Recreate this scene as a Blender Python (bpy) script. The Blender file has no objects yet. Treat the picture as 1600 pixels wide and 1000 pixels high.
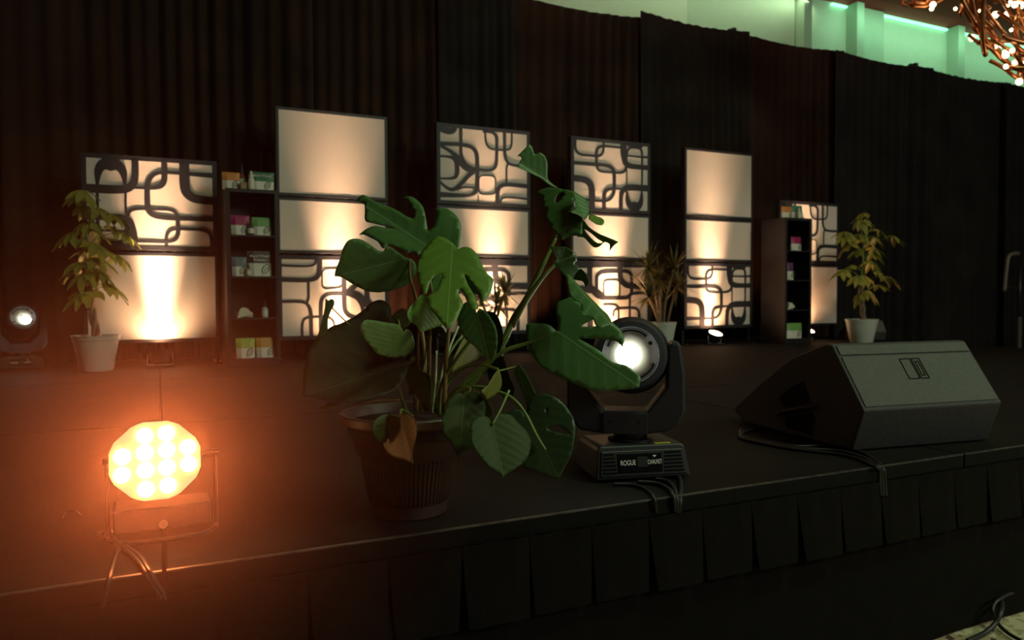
import bpy, bmesh, math, random
from mathutils import Vector, Matrix
from mathutils.geometry import delaunay_2d_cdt
random.seed(7)
SC = bpy.context.scene
COL = SC.collection
R = math.radians

# ------------------------------------------------------------------ camera
CAM_F = 1166.0                      # focal length in pixels of the 1600 px wide frame
CAM_H = 0.54                        # height of the lens above the stage top (z = 0)
YAW, PITCH, ROLL = R(25.3), math.atan(38 / 1166), 0.004
fw = Vector((math.sin(YAW) * math.cos(PITCH), math.cos(YAW) * math.cos(PITCH), -math.sin(PITCH)))
rt0 = Vector((math.cos(YAW), -math.sin(YAW), 0)); up0 = rt0.cross(fw)
rt = rt0 * math.cos(ROLL) - up0 * math.sin(ROLL); up = rt.cross(fw)
C0 = Vector((0, 0, CAM_H))
cd = bpy.data.cameras.new('camera'); cam = bpy.data.objects.new('camera', cd); COL.objects.link(cam)
cd.sensor_width = 36.0; cd.lens = CAM_F / 1600 * 36.0
cam.matrix_world = Matrix(((rt.x, up.x, -fw.x, 0), (rt.y, up.y, -fw.y, 0), (rt.z, up.z, -fw.z, CAM_H), (0, 0, 0, 1)))
cd.dof.use_dof = True; cd.dof.focus_distance = 1.85; cd.dof.aperture_fstop = 5.0
cd.clip_start = 0.05
SC.camera = cam
# ------------------------------------------------------------------ world, exposure, room lights
w = bpy.data.worlds.new('world'); SC.world = w; w.use_nodes = True
w.node_tree.nodes['Background'].inputs[0].default_value = (0.75, 0.9, 0.8, 1)
w.node_tree.nodes['Background'].inputs[1].default_value = 0.008
SC.view_settings.view_transform = 'Standard'; SC.view_settings.look = 'None'
SC.view_settings.exposure = 0.0; SC.view_settings.gamma = 1.0; SC.view_settings.use_curve_mapping = False

def area(name, loc, target, sx, sy, power, color):
    l = bpy.data.lights.new(name, 'AREA'); l.shape = 'RECTANGLE'; l.size = sx; l.size_y = sy
    l.energy = power; l.color = color
    o = bpy.data.objects.new(name, l); COL.objects.link(o); o.location = loc
    o.rotation_euler = (Vector(target) - Vector(loc)).to_track_quat('-Z', 'Y').to_euler()
    return o
def spot(name, loc, target, power, color, angle, blend=0.5, radius=0.02):
    l = bpy.data.lights.new(name, 'SPOT'); l.energy = power; l.color = color
    l.spot_size = R(angle); l.spot_blend = blend; l.shadow_soft_size = radius
    o = bpy.data.objects.new(name, l); COL.objects.link(o); o.location = loc
    o.rotation_euler = (Vector(target) - Vector(loc)).to_track_quat('-Z', 'Y').to_euler()
    return o
# ballroom ceiling light over the audience
area('ballroom_ceiling_light', (7.5, -5.0, 5.2), (2.8, 5.0, 0.6), 4.0, 3.0, 470, (0.97, 1.0, 0.80))
area('house_light', (3.6, -0.4, 5.2), (2.0, 1.6, 0.0), 1.2, 1.2, 110, (0.66, 1.0, 0.55))

# ------------------------------------------------------------------ pixel helpers: a ray of the photograph met with a real plane
def ray(x, y): return fw + rt * ((x - 800) / CAM_F) - up * ((y - 500) / CAM_F)
def atd(x, y, d): return C0 + ray(x, y) * d
def onz(x, y, z=0.0):
    r = ray(x, y); return C0 + r * ((z - CAM_H) / r.z)
def ony(x, y, Y):
    r = ray(x, y); return C0 + r * (Y / r.y)
def onplane(x, y, p, n):
    r = ray(x, y); return C0 + r * ((p - C0).dot(n) / r.dot(n))

# ------------------------------------------------------------------ materials
MATS = {}
def mat(name, col, rough=0.6, metal=0.0, spec=0.5, bump=0.0, bscale=80, var=0.0, vscale=6, emit=None, es=0.0, sheen=0.0, coat=0.0):
    if name in MATS: return MATS[name]
    m = bpy.data.materials.new(name); m.use_nodes = True; nt = m.node_tree; b = nt.nodes['Principled BSDF']
    b.inputs['Base Color'].default_value = (*col, 1); b.inputs['Roughness'].default_value = rough
    b.inputs['Metallic'].default_value = metal; b.inputs['Specular IOR Level'].default_value = spec
    if sheen: b.inputs['Sheen Weight'].default_value = sheen; b.inputs['Sheen Roughness'].default_value = 0.4
    if coat: b.inputs['Coat Weight'].default_value = coat
    tc = nt.nodes.new('ShaderNodeTexCoord')
    if var:
        n = nt.nodes.new('ShaderNodeTexNoise'); n.inputs['Scale'].default_value = vscale; n.inputs['Detail'].default_value = 6
        nt.links.new(tc.outputs['Object'], n.inputs['Vector'])
        r = nt.nodes.new('ShaderNodeValToRGB')
        r.color_ramp.elements[0].position = 0.3; r.color_ramp.elements[1].position = 0.7
        r.color_ramp.elements[0].color = (*[max(0, c * (1 - var)) for c in col], 1)
        r.color_ramp.elements[1].color = (*[min(1, c * (1 + var)) for c in col], 1)
        nt.links.new(n.outputs['Fac'], r.inputs['Fac']); nt.links.new(r.outputs['Color'], b.inputs['Base Color'])
    if bump:
        n2 = nt.nodes.new('ShaderNodeTexNoise'); n2.inputs['Scale'].default_value = bscale; n2.inputs['Detail'].default_value = 4
        nt.links.new(tc.outputs['Object'], n2.inputs['Vector'])
        bp = nt.nodes.new('ShaderNodeBump'); bp.inputs['Strength'].default_value = bump; bp.inputs['Distance'].default_value = 0.01
        nt.links.new(n2.outputs['Fac'], bp.inputs['Height']); nt.links.new(bp.outputs['Normal'], b.inputs['Normal'])
    if emit:
        b.inputs['Emission Color'].default_value = (*emit, 1); b.inputs['Emission Strength'].default_value = es
    MATS[name] = m
    return m

def leaf_mat(name, c1, c2, vein, rough=0.38, n_side=6.0, trans=0.18, spec=0.4):
    m = bpy.data.materials.new(name); m.use_nodes = True; nt = m.node_tree; N = nt.nodes; Lk = nt.links
    b = N['Principled BSDF']; b.inputs['Roughness'].default_value = rough; b.inputs['Specular IOR Level'].default_value = spec
    uv = N.new('ShaderNodeUVMap'); sp = N.new('ShaderNodeSeparateXYZ'); Lk.new(uv.outputs[0], sp.inputs[0])
    def M(op, a, c=None, clamp=False):
        n = N.new('ShaderNodeMath'); n.operation = op; n.use_clamp = clamp
        for i, v in enumerate((a, c)):
            if v is None: continue
            if isinstance(v, (int, float)): n.inputs[i].default_value = v
            else: Lk.new(v, n.inputs[i])
        return n.outputs[0]
    av = M('ABSOLUTE', sp.outputs[1])
    t = M('SUBTRACT', M('MULTIPLY', sp.outputs[0], n_side), M('MULTIPLY', av, n_side * 0.75))
    fr = M('ABSOLUTE', M('SUBTRACT', M('FRACT', t), 0.5))
    side = M('SUBTRACT', 1.0, M('MULTIPLY', fr, 22), True)
    mid = M('SUBTRACT', 1.0, M('MULTIPLY', av, 70), True)
    vm = M('MAXIMUM', M('MULTIPLY', side, 0.26), M('MULTIPLY', mid, 0.9))
    tc = N.new('ShaderNodeTexCoord'); no = N.new('ShaderNodeTexNoise'); no.inputs['Scale'].default_value = 14; no.inputs['Detail'].default_value = 5
    Lk.new(tc.outputs['Object'], no.inputs['Vector'])
    mx = N.new('ShaderNodeMix'); mx.data_type = 'RGBA'; mx.inputs[6].default_value = (*c1, 1); mx.inputs[7].default_value = (*c2, 1)
    Lk.new(no.outputs['Fac'], mx.inputs[0])
    mv = N.new('ShaderNodeMix'); mv.data_type = 'RGBA'; mv.inputs[7].default_value = (*vein, 1)
    Lk.new(vm, mv.inputs[0]); Lk.new(mx.outputs[2], mv.inputs[6]); Lk.new(mv.outputs[2], b.inputs['Base Color'])
    wv = M('MULTIPLY', M('COSINE', M('MULTIPLY', M('SUBTRACT', M('FRACT', t), 0.5), 6.283)), 0.1)
    hh = M('ADD', M('ADD', wv, M('MULTIPLY', vm, 0.5)), M('MULTIPLY', no.outputs['Fac'], 0.5))
    bp = N.new('ShaderNodeBump'); bp.inputs['Strength'].default_value = 0.30; bp.inputs['Distance'].default_value = 0.003
    Lk.new(hh, bp.inputs['Height']); Lk.new(bp.outputs['Normal'], b.inputs['Normal'])
    tr = N.new('ShaderNodeBsdfTranslucent'); Lk.new(mv.outputs[2], tr.inputs['Color'])
    ms = N.new('ShaderNodeMixShader'); ms.inputs[0].default_value = trans
    Lk.new(b.outputs[0], ms.inputs[1]); Lk.new(tr.outputs[0], ms.inputs[2]); Lk.new(ms.outputs[0], N['Material Output'].inputs[0])
    MATS[name] = m
    return m

deck_m = mat('deck_black', (0.0078, 0.0066, 0.0056), 0.75, spec=0.13, bump=0.25, bscale=220, var=0.35, vscale=3)
edge_m = mat('deck_edge', (0.0045, 0.004, 0.0038), 0.6, spec=0.12, var=0.3, vscale=20)
skirt_m = mat('skirt_cloth', (0.0068, 0.0055, 0.0044), 0.9, spec=0.1, bump=0.3, bscale=300, var=0.2, vscale=12)
drape_m = mat('drape_velvet', (0.026, 0.0145, 0.0105), 0.95, spec=0.08, bump=0.15, bscale=200, var=0.3, vscale=2.0, sheen=0.06)
drape2_m = mat('drape_velvet_black', (0.016, 0.015, 0.0145), 0.95, spec=0.08, bump=0.15, bscale=200, var=0.3, vscale=2.0, sheen=0.06)
frame_m = mat('frame_black', (0.018, 0.018, 0.022), 0.5, spec=0.3, bump=0.05)
cut_m = mat('cutout_black', (0.015, 0.0145, 0.020), 0.55, spec=0.35)
fabric_m = mat('screen_fabric', (0.80, 0.765, 0.71), 0.85, spec=0.1, bump=0.05, bscale=600)
_n = fabric_m.node_tree; _t = _n.nodes.new('ShaderNodeBsdfTranslucent'); _t.inputs[0].default_value = (0.85, 0.72, 0.6, 1)
_x = _n.nodes.new('ShaderNodeMixShader'); _x.inputs[0].default_value = 0.3
_n.links.new(_n.nodes['Principled BSDF'].outputs[0], _x.inputs[1]); _n.links.new(_t.outputs[0], _x.inputs[2]); _n.links.new(_x.outputs[0], _n.nodes['Material Output'].inputs[0])
wood_m = mat('bookcase_black', (0.016, 0.012, 0.013), 0.4, spec=0.4, var=0.25, vscale=8)
plast_m = mat('black_plastic', (0.0095, 0.0098, 0.0108), 0.42, spec=0.45, bump=0.06, bscale=300)
yoke_m = mat('yoke_plastic', (0.031, 0.035, 0.048), 0.5, spec=0.4, bump=0.08, bscale=300)
gloss_m = mat('gloss_black', (0.006, 0.006, 0.007), 0.15, spec=0.5)
steel_m = mat('steel', (0.5, 0.5, 0.5), 0.35, metal=1.0)
refl_m = mat('lens_plate', (0.8, 0.82, 0.74), 0.45, metal=0.3, bump=0.05, bscale=150)
rubber_m = mat('cable_rubber', (0.02, 0.02, 0.02), 0.45, spec=0.4)
white_print = mat('white_print', (0.75, 0.75, 0.72), 0.6)
yellow_m = mat('yellow_sticker', (0.55, 0.6, 0.05), 0.5)
wedge_m = mat('wedge_textured_paint', (0.048, 0.049, 0.050), 0.6, spec=0.4, bump=0.35, bscale=350, var=0.15, vscale=60)
grille_m = mat('wedge_grille', (0.085, 0.092, 0.078), 0.55, spec=0.45, bump=0.4, bscale=500, var=0.15, vscale=90)
hole_m = mat('handle_recess', (0.004, 0.004, 0.004), 0.8, spec=0.1)
pot_m = mat('brown_pot', (0.040, 0.023, 0.019), 0.45, spec=0.4, var=0.2)
soil_m = mat('soil', (0.02, 0.012, 0.008), 0.95, bump=0.8, bscale=60, var=0.4, vscale=40)
cpot_m = mat('cream_pot', (0.52, 0.5, 0.42), 0.5, var=0.08)
gpot_m = mat('white_pot_green_lit', (0.5, 0.54, 0.47), 0.5, var=0.08)  # white pot, the room's green light mixed into its colour
bark_m = mat('bark', (0.16, 0.11, 0.07), 0.85, bump=0.5, bscale=40, var=0.35, vscale=25)
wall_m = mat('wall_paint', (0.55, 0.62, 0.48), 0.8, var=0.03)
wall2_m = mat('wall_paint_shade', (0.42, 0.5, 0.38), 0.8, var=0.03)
ceil_m = mat('ceiling_red', (0.30, 0.022, 0.014), 0.8)
bronze_m = mat('bronze', (0.42, 0.17, 0.07), 0.3, metal=0.9)
L_dark = leaf_mat('leaf_dark', (0.070, 0.175, 0.050), (0.10, 0.235, 0.07), (0.19, 0.34, 0.13))
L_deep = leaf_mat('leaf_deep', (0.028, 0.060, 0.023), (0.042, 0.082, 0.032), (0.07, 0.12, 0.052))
L_mid = leaf_mat('leaf_mid', (0.12, 0.25, 0.034), (0.17, 0.33, 0.052), (0.24, 0.40, 0.10))
L_soft = leaf_mat('leaf_soft', (0.09, 0.17, 0.04), (0.12, 0.21, 0.055), (0.16, 0.25, 0.08), rough=0.55)
L_old = leaf_mat('leaf_olive', (0.034, 0.062, 0.014), (0.052, 0.086, 0.022), (0.085, 0.125, 0.04), rough=0.5, spec=0.2)
L_lamplit = leaf_mat('leaf_lamplit', (0.13, 0.115, 0.045), (0.17, 0.14, 0.055), (0.2, 0.17, 0.08), rough=0.45)  # orange of the par light falling on the leaf, put into its colour
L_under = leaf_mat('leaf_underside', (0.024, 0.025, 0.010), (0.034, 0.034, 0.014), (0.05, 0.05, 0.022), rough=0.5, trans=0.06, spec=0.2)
L_yel = leaf_mat('leaf_yellowing', (0.16, 0.18, 0.025), (0.22, 0.22, 0.04), (0.26, 0.28, 0.07), rough=0.5, trans=0.25)
L_tree = leaf_mat('leaf_money_tree', (0.15, 0.18, 0.03), (0.25, 0.28, 0.055), (0.28, 0.31, 0.09), rough=0.45, n_side=8)
L_drac = leaf_mat('leaf_dracaena', (0.09, 0.085, 0.022), (0.15, 0.12, 0.035), (0.17, 0.13, 0.05), rough=0.45, n_side=0.1)
stem_m = mat('petiole_green', (0.13, 0.19, 0.035), 0.45, var=0.25, vscale=20)
stemb_m = mat('petiole_brown', (0.2, 0.125, 0.03), 0.5, var=0.25, vscale=20)
stemp_m = mat('petiole_pale', (0.4, 0.52, 0.26), 0.5)

# ------------------------------------------------------------------ mesh builder
class MB:
    def __init__(s, M=None): s.v = []; s.f = []; s.M = M
    def add(s, vs, fs):
        k = len(s.v)
        for p in vs:
            p = Vector(p); s.v.append(s.M @ p if s.M else p)
        s.f += [tuple(i + k for i in f) for f in fs]; return s
    def box(s, c, d, rz=0.0):
        x, y, z = d[0] / 2, d[1] / 2, d[2] / 2; cs, sn = math.cos(rz), math.sin(rz)
        vs = [(c[0] + a * x * cs - b * y * sn, c[1] + a * x * sn + b * y * cs, c[2] + e * z) for e in (-1, 1) for a, b in ((-1, -1), (1, -1), (1, 1), (-1, 1))]
        return s.add(vs, [(3, 2, 1, 0), (4, 5, 6, 7), (0, 1, 5, 4), (1, 2, 6, 5), (2, 3, 7, 6), (3, 0, 4, 7)])
    def prism(s, poly, f0, f1):          # poly: 2D list; f0, f1 map a 2D point to the two faces
        n = len(poly)
        vs = [f0(*p) for p in poly] + [f1(*p) for p in poly]
        return s.add(vs, [tuple(range(n))[::-1], tuple(range(n, 2 * n))] + [(i, (i + 1) % n, n + (i + 1) % n, n + i) for i in range(n)])
    def tube(s, pts, r, n=8, cap=True):
        pts = [Vector(p) for p in pts]; m = len(pts)
        rs = r if isinstance(r, (list, tuple)) else [r] * m
        vs = []; a = None
        for i, p in enumerate(pts):
            t = (pts[min(i + 1, m - 1)] - pts[max(i - 1, 0)]).normalized()
            if a is None: a = t.orthogonal().normalized()
            a = (a - t * a.dot(t)).normalized() if (a - t * a.dot(t)).length > 1e-6 else t.orthogonal().normalized()
            b = t.cross(a)
            vs += [p + (a * math.cos(6.28318 * k / n) + b * math.sin(6.28318 * k / n)) * rs[i] for k in range(n)]
        fs = [(i * n + k, i * n + (k + 1) % n, (i + 1) * n + (k + 1) % n, (i + 1) * n + k) for i in range(m - 1) for k in range(n)]
        if cap: fs += [tuple(range(n))[::-1], tuple(range((m - 1) * n, m * n))]
        return s.add(vs, fs)
    def lathe(s, prof, c=(0, 0, 0), n=32, axis='z', wob=None, caps=(True, True)):
        vs = []
        for (r, z) in prof:
            for k in range(n):
                a = 6.283185 * k / n; rr = r + (wob(k, z) if wob else 0)
                x, y = rr * math.cos(a), rr * math.sin(a)
                vs.append((c[0] + x, c[1] + y, c[2] + z) if axis == 'z' else (c[0] + x, c[1] - z, c[2] + y))   # axis 'y': profile grows towards -y
        m = len(prof)
        fs = [(i * n + k, i * n + (k + 1) % n, (i + 1) * n + (k + 1) % n, (i + 1) * n + k) for i in range(m - 1) for k in range(n)]
        if caps[0]: fs.append(tuple(range(n))[::-1])
        if caps[1]: fs.append(tuple(range((m - 1) * n, m * n)))
        return s.add(vs, fs)
    def sphere(s, c, r, n=8, m=5):
        vs = [(c[0], c[1], c[2] - r)]
        for i in range(1, m):
            t = math.pi * i / m
            vs += [(c[0] + r * math.sin(t) * math.cos(6.28318 * k / n), c[1] + r * math.sin(t) * math.sin(6.28318 * k / n), c[2] - r * math.cos(t)) for k in range(n)]
        vs.append((c[0], c[1], c[2] + r)); e = len(vs) - 1
        fs = [(0, 1 + (k + 1) % n, 1 + k) for k in range(n)] + [(e, e - n + k, e - n + (k + 1) % n) for k in range(n)]
        fs += [(1 + i * n + k, 1 + i * n + (k + 1) % n, 1 + (i + 1) * n + (k + 1) % n, 1 + (i + 1) * n + k) for i in range(m - 2) for k in range(n)]
        return s.add(vs, fs)
    def build(s, name, m, parent=None, smooth=False, bevel=0.0, off=None, auto=False):
        me = bpy.data.meshes.new(name)
        vs = [p - off for p in s.v] if off is not None else s.v
        me.from_pydata([tuple(p) for p in vs], [], s.f); me.update()
        bm = bmesh.new(); bm.from_mesh(me); bmesh.ops.recalc_face_normals(bm, faces=bm.faces); bm.to_mesh(me); bm.free()
        me.materials.append(m)
        if smooth:
            for p in me.polygons: p.use_smooth = True
            if auto: me.set_sharp_from_angle(angle=R(35))
        o = bpy.data.objects.new(name, me); COL.objects.link(o)
        if parent is not None: o.parent = parent
        if bevel:
            b = o.modifiers.new('bevel', 'BEVEL'); b.width = bevel; b.segments = 2; b.limit_method = 'ANGLE'
        return o

def thing(name, label, cat, loc=(0, 0, 0), rz=0.0, group=None):
    o = bpy.data.objects.new(name, None); COL.objects.link(o); o.location = loc; o.rotation_euler = (0, 0, rz)
    o.empty_display_size = 0.1
    return tag(o, label, cat, group)
def tag(o, label, cat, group=None):
    o['label'] = label; o['category'] = cat
    if group: o['group'] = group
    return o
def struct(o): o['kind'] = 'structure'; return o
def copy_tree(o, parent=None):
    c = o.copy(); COL.objects.link(c)
    if parent is not None: c.parent = parent
    for ch in o.children: copy_tree(ch, c)
    return c
def text(name, s, size, m, parent, M, extr=0.0004):
    cu = bpy.data.curves.new(name, 'FONT'); cu.body = s; cu.size = size; cu.extrude = extr; cu.align_x = 'CENTER'; cu.align_y = 'CENTER'
    cu.materials.append(m)
    tmp = bpy.data.objects.new(name + '_curve', cu); COL.objects.link(tmp)
    bpy.context.view_layer.update()
    me = bpy.data.meshes.new_from_object(tmp.evaluated_get(bpy.context.evaluated_depsgraph_get()))
    bpy.data.objects.remove(tmp); bpy.data.curves.remove(cu)
    o = bpy.data.objects.new(name, me); COL.objects.link(o); o.parent = parent; o.matrix_local = M
    return o
def smooth_path(pts, sub=6):
    pts = [Vector(p) for p in pts]; out = []
    n = len(pts)
    for i in range(n - 1):
        p0, p1, p2, p3 = pts[max(i - 1, 0)], pts[i], pts[i + 1], pts[min(i + 2, n - 1)]
        for k in range(sub):
            t = k / sub
            out.append(0.5 * ((2 * p1) + (p2 - p0) * t + (2 * p0 - 5 * p1 + 4 * p2 - p3) * t * t + (3 * p1 - p0 - 3 * p2 + p3) * t ** 3))
    out.append(pts[-1]); return out

# ================================================================== SETTING
FZ = -0.6                                # ballroom floor
SY = 1.615                               # front edge of the stage
# ballroom floor with its patterned carpet
carpet = bpy.data.materials.new('ballroom_carpet'); carpet.use_nodes = True
nt = carpet.node_tree; b = nt.nodes['Principled BSDF']; b.inputs['Roughness'].default_value = 0.95
tc = nt.nodes.new('ShaderNodeTexCoord'); vo = nt.nodes.new('ShaderNodeTexVoronoi'); vo.inputs['Scale'].default_value = 9
no = nt.nodes.new('ShaderNodeTexNoise'); no.inputs['Scale'].default_value = 13; no.inputs['Detail'].default_value = 3
nt.links.new(tc.outputs['Object'], no.inputs['Vector'])
mxv = nt.nodes.new('ShaderNodeMix'); mxv.data_type = 'VECTOR'; mxv.inputs[0].default_value = 0.25
nt.links.new(tc.outputs['Object'], mxv.inputs[4]); nt.links.new(no.outputs['Color'], mxv.inputs[5]); nt.links.new(mxv.outputs[1], vo.inputs['Vector'])
rp = nt.nodes.new('ShaderNodeValToRGB'); rp.color_ramp.interpolation = 'CONSTANT'
rp.color_ramp.elements[0].color = (0.06, 0.03, 0.02, 1); rp.color_ramp.elements[1].position = 0.34; rp.color_ramp.elements[1].color = (0.34, 0.28, 0.16, 1)
e = rp.color_ramp.elements.new(0.62); e.color = (0.5, 0.45, 0.28, 1)
nt.links.new(vo.outputs['Distance'], rp.inputs['Fac']); nt.links.new(rp.outputs['Color'], b.inputs['Base Color'])
struct(MB().box((5, 0, FZ - 0.05), (30, 18.2, 0.1)).build('floor', carpet))

# stage: deck panels with open joints
stage = bpy.data.objects.new('stage_floor', None); COL.objects.link(stage); struct(stage)
xs = [-4.88, -2.44, 0.0, 2.44, 4.88, 7.72]; ys = [SY, 3.5, 5.4, 7.7]
for i in range(5):
    for j in range(3):
        g = 0.003
        MB().box(((xs[i] + xs[i + 1]) / 2, (ys[j] + ys[j + 1]) / 2, -0.021), (xs[i + 1] - xs[i] - 2 * g, ys[j + 1] - ys[j] - 2 * g, 0.042)).build('deck_panel', deck_m, stage, bevel=0.003)
MB().box((1.42, 4.65, -0.33), (12.5, 5.99, 0.53)).build('stage_frame', hole_m, stage)
ed = MB()
for i in range(5): ed.box(((xs[i] + xs[i + 1]) / 2, SY - 0.004, -0.0225), (xs[i + 1] - xs[i] - 0.008, 0.012, 0.043))
ed.build('edge_strip', edge_m, stage, bevel=0.002)
ed = MB()
for i in range(5): ed.box(((xs[i] + xs[i + 1]) / 2, SY - 0.0065, 0.0005), (xs[i + 1] - xs[i] - 0.008, 0.009, 0.003))
ed.build('edge_trim', mat('trim_highlight', (0.07, 0.065, 0.06), 0.4, metal=0.3, var=0.6, vscale=30), stage)  # paler trim colour puts in the highlight along the stage edge

# back wall above the drape, ceiling, wall ledges
wb = MB(); wb.box((6, 9.1, 2.35), (30, 0.2, 6.0)); wall = struct(wb.build('wall_back', wall_m))
def wx(px): return ony(px, 30, 9.0).x
def wallpiece(p0, p1, dep, m, name='wall_pier'):
    x0, x1 = wx(p0), wx(p1)
    return MB().box(((x0 + x1) / 2, 9.0 - dep / 2, 2.35), (x1 - x0, dep, 5.98)).build(name, m, wall)
x0 = -8.0; x1 = wx(1064)
MB().box(((x0 + x1) / 2, 8.93, 2.35), (x1 - x0, 0.14, 5.98)).build('wall_pier', wall_m, wall)
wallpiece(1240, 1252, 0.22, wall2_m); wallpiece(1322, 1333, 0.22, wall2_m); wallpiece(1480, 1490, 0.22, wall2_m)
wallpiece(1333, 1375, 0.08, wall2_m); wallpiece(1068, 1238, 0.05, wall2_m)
struct(MB().box((6, 0.0, 5.45), (30, 18.4, 0.2)).build('ceiling', ceil_m))
# green light strips where the wall meets the ceiling
strip_m = mat('cove_strip', (0.3, 0.8, 0.45), 0.5, emit=(0.25, 1.0, 0.5), es=2.2)
for nm, a, c_, st in (('long green cove light strip where the wall meets the red ceiling', wx(1377), wx(1476), 1), ('short pale cove light strip between two wall piers', wx(1296), wx(1319), 0)):
    o = MB().box(((a + c_) / 2, 8.96, 5.30), (c_ - a, 0.05, 0.03)).build('cove_light', strip_m); tag(o, nm, 'light strip')
o = MB().box(((wx(1492) + wx(1640)) / 2, 8.96, 5.30), (wx(1640) - wx(1492), 0.05, 0.03)).build('cove_light', strip_m); tag(o, 'green cove light strip behind the twig chandelier at the far right', 'light strip')
area('cove_wash_right', (15.2, 8.4, 5.2), (15.2, 9.1, 4.2), 3.6, 0.15, 15, (0.42, 1.0, 0.6))
area('cove_wash', (11.6, 8.4, 5.2), (11.6, 9.1, 4.2), 3.4, 0.15, 19, (0.42, 1.0, 0.6))
area('cove_wash_left', (7.2, 8.3, 5.2), (7.0, 9.1, 4.0), 5.0, 0.15, 18, (0.72, 1.0, 0.62))

# ================================================================== PIPE AND DRAPE
def drape(x0, x1, label, m, seed, top=3.72, fold=0.12, amp=0.062):
    x0 -= 0.11; x1 += 0.11; yo = 0.085 * (seed % 2); top += 0.035 * (seed % 2)
    rnd = random.Random(seed); n = int((x1 - x0) / 0.022) + 1; rows = 9
    ph = [rnd.uniform(0, 6.28) for _ in range(4)]; vs = []
    for r_ in range(rows):
        t = r_ / (rows - 1)
        for i in range(n):
            u = i / (n - 1); x = x0 + (x1 - x0) * u; xx = x + 0.03 * math.sin(3 * t + ph[3]) * (1 - t)
            wv = math.sin(xx / fold * 5.2 + 1.6 * math.sin(xx * 3.1 + ph[0]) + ph[1]) + 0.7 * math.sin(xx / fold * 2.3 + 1.2 * math.sin(xx * 1.9) + ph[2])
            wv = wv * (1.15 - 0.25 * abs(wv))
            y = 7.02 + yo + amp * 0.95 * (0.55 + 0.45 * t) * wv * (0.7 + 0.5 * math.sin(xx * 1.7 + ph[3]))
            z = (top - 0.05 * math.sin(3.1416 * u) + 0.01 * wv) * (1 - t) + (0.012 if x < 7.7 else FZ + 0.012) * t
            vs.append((x, y, z))
    fs = [(r_ * n + i, r_ * n + i + 1, (r_ + 1) * n + i + 1, (r_ + 1) * n + i) for r_ in range(rows - 1) for i in range(n - 1)]
    o = MB().add(vs, fs).build('drape', m, None, True)
    s = o.modifiers.new('thick', 'SOLIDIFY'); s.thickness = 0.003
    return tag(o, label, 'curtain', 'floor-length stage drapes')
drape(-4.6, -1.0, 'black velvet drape behind the moving head light at far left of stage', drape_m, 1)
drape(-0.99, 1.2, 'black velvet drape behind the tall cream-potted money tree and first screen', drape_m, 2)
drape(1.21, 2.62, 'brown-black drape behind the screen topped by two plain panels beside the bookcase', drape_m, 3)
drape(2.63, 3.28, 'narrow jet-black drape behind the third screen from the left', drape2_m, 4, fold=0.09)
drape(3.29, 5.02, 'brown-black drape behind the fourth screen and over the upright monstera shoot', drape_m, 5, top=3.655)
drape(5.03, 6.42, 'black drape rising green-lit behind the tall plain screen by the dracaena', drape2_m, 6, fold=0.10)
drape(6.43, 8.05, 'black drape behind the right bookcase and half-hidden patterned screen', drape_m, 7, top=3.70)
drape(8.06, 9.72, 'black drape behind the right money tree, ending at the second pole', drape2_m, 8, top=3.70)
drape(9.73, 11.6, 'black drape just right of the second pole under the chandelier', drape2_m, 9, top=3.70)
drape(11.56, 14.5, 'black drape at the extreme right behind the hooked stand', drape2_m, 10, top=3.70)
for i, (X, zb, lb) in enumerate(((6.42, 0.0, 'black drape pole poking above the curtain line over the right bookcase'), (9.73, FZ, 'black drape pole poking above the curtain line near the chandelier'))):
    t = thing('drape_pole', lb, 'pole', (X, 7.28, zb), 0, 'drape poles')
    MB().lathe([(0.024, 0.012), (0.024, 3.80 - zb), (0.015, 3.82 - zb)], n=12).build('upright', frame_m, t, True, auto=True)
    MB().box((0, 0, 0.006), (0.45, 0.06, 0.012)).box((0, 0, 0.006), (0.06, 0.36, 0.0118)).build('base_plate', frame_m, t)
    MB().box((0, -0.04, 3.76 - zb), (0.06, 0.14, 0.09)).build('hook_cap', frame_m, t, bevel=0.01)
t = MB(); t.tube([(-4.8, 7.24, 3.64), (14.6, 7.24, 3.64)], 0.018, 8)
tag(t.build('drape_rod', frame_m), 'long horizontal rod carrying the black drapes behind their top hem', 'rod')

# ================================================================== SCREENS
def stroke_quads(path, closed=False, sub=5):
    """path: [(x,y,w)...] -> smoothed centre line with widths (2D)"""
    P = [Vector((p[0], p[1], p[2])) for p in path]
    return smooth_path(P, sub)
def rrect(x0, y0, x1, y1, r, w):
    pts = []
    for cx, cy, a0 in ((x1 - r, y0 + r, -90), (x1 - r, y1 - r, 0), (x0 + r, y1 - r, 90), (x0 + r, y0 + r, 180)):
        for k in range(0, 91, 30): a = R(a0 + k); pts.append((cx + r * math.cos(a), cy + r * math.sin(a), w))
    pts.append(pts[0]); return pts
def homography(cs):
    """inner-corner crop points TL TR BR BL -> function (x,y)->(u,v) (bilinear inverse by iteration)"""
    tl, tr, br, bl = [Vector(c) for c in cs]
    def f(x, y):
        u = v = 0.5; p = Vector((x, y))
        for _ in range(12):
            q = tl * (1 - u) * (1 - v) + tr * u * (1 - v) + br * u * v + bl * (1 - u) * v - p
            du = (tr - tl) * (1 - v) + (br - bl) * v; dv = (bl - tl) * (1 - u) + (br - tr) * u
            D = du.x * dv.y - du.y * dv.x
            u -= (q.x * dv.y - q.y * dv.x) / D; v -= (du.x * q.y - du.y * q.x) / D
        return u, v
    return f
PAT = {}
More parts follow.
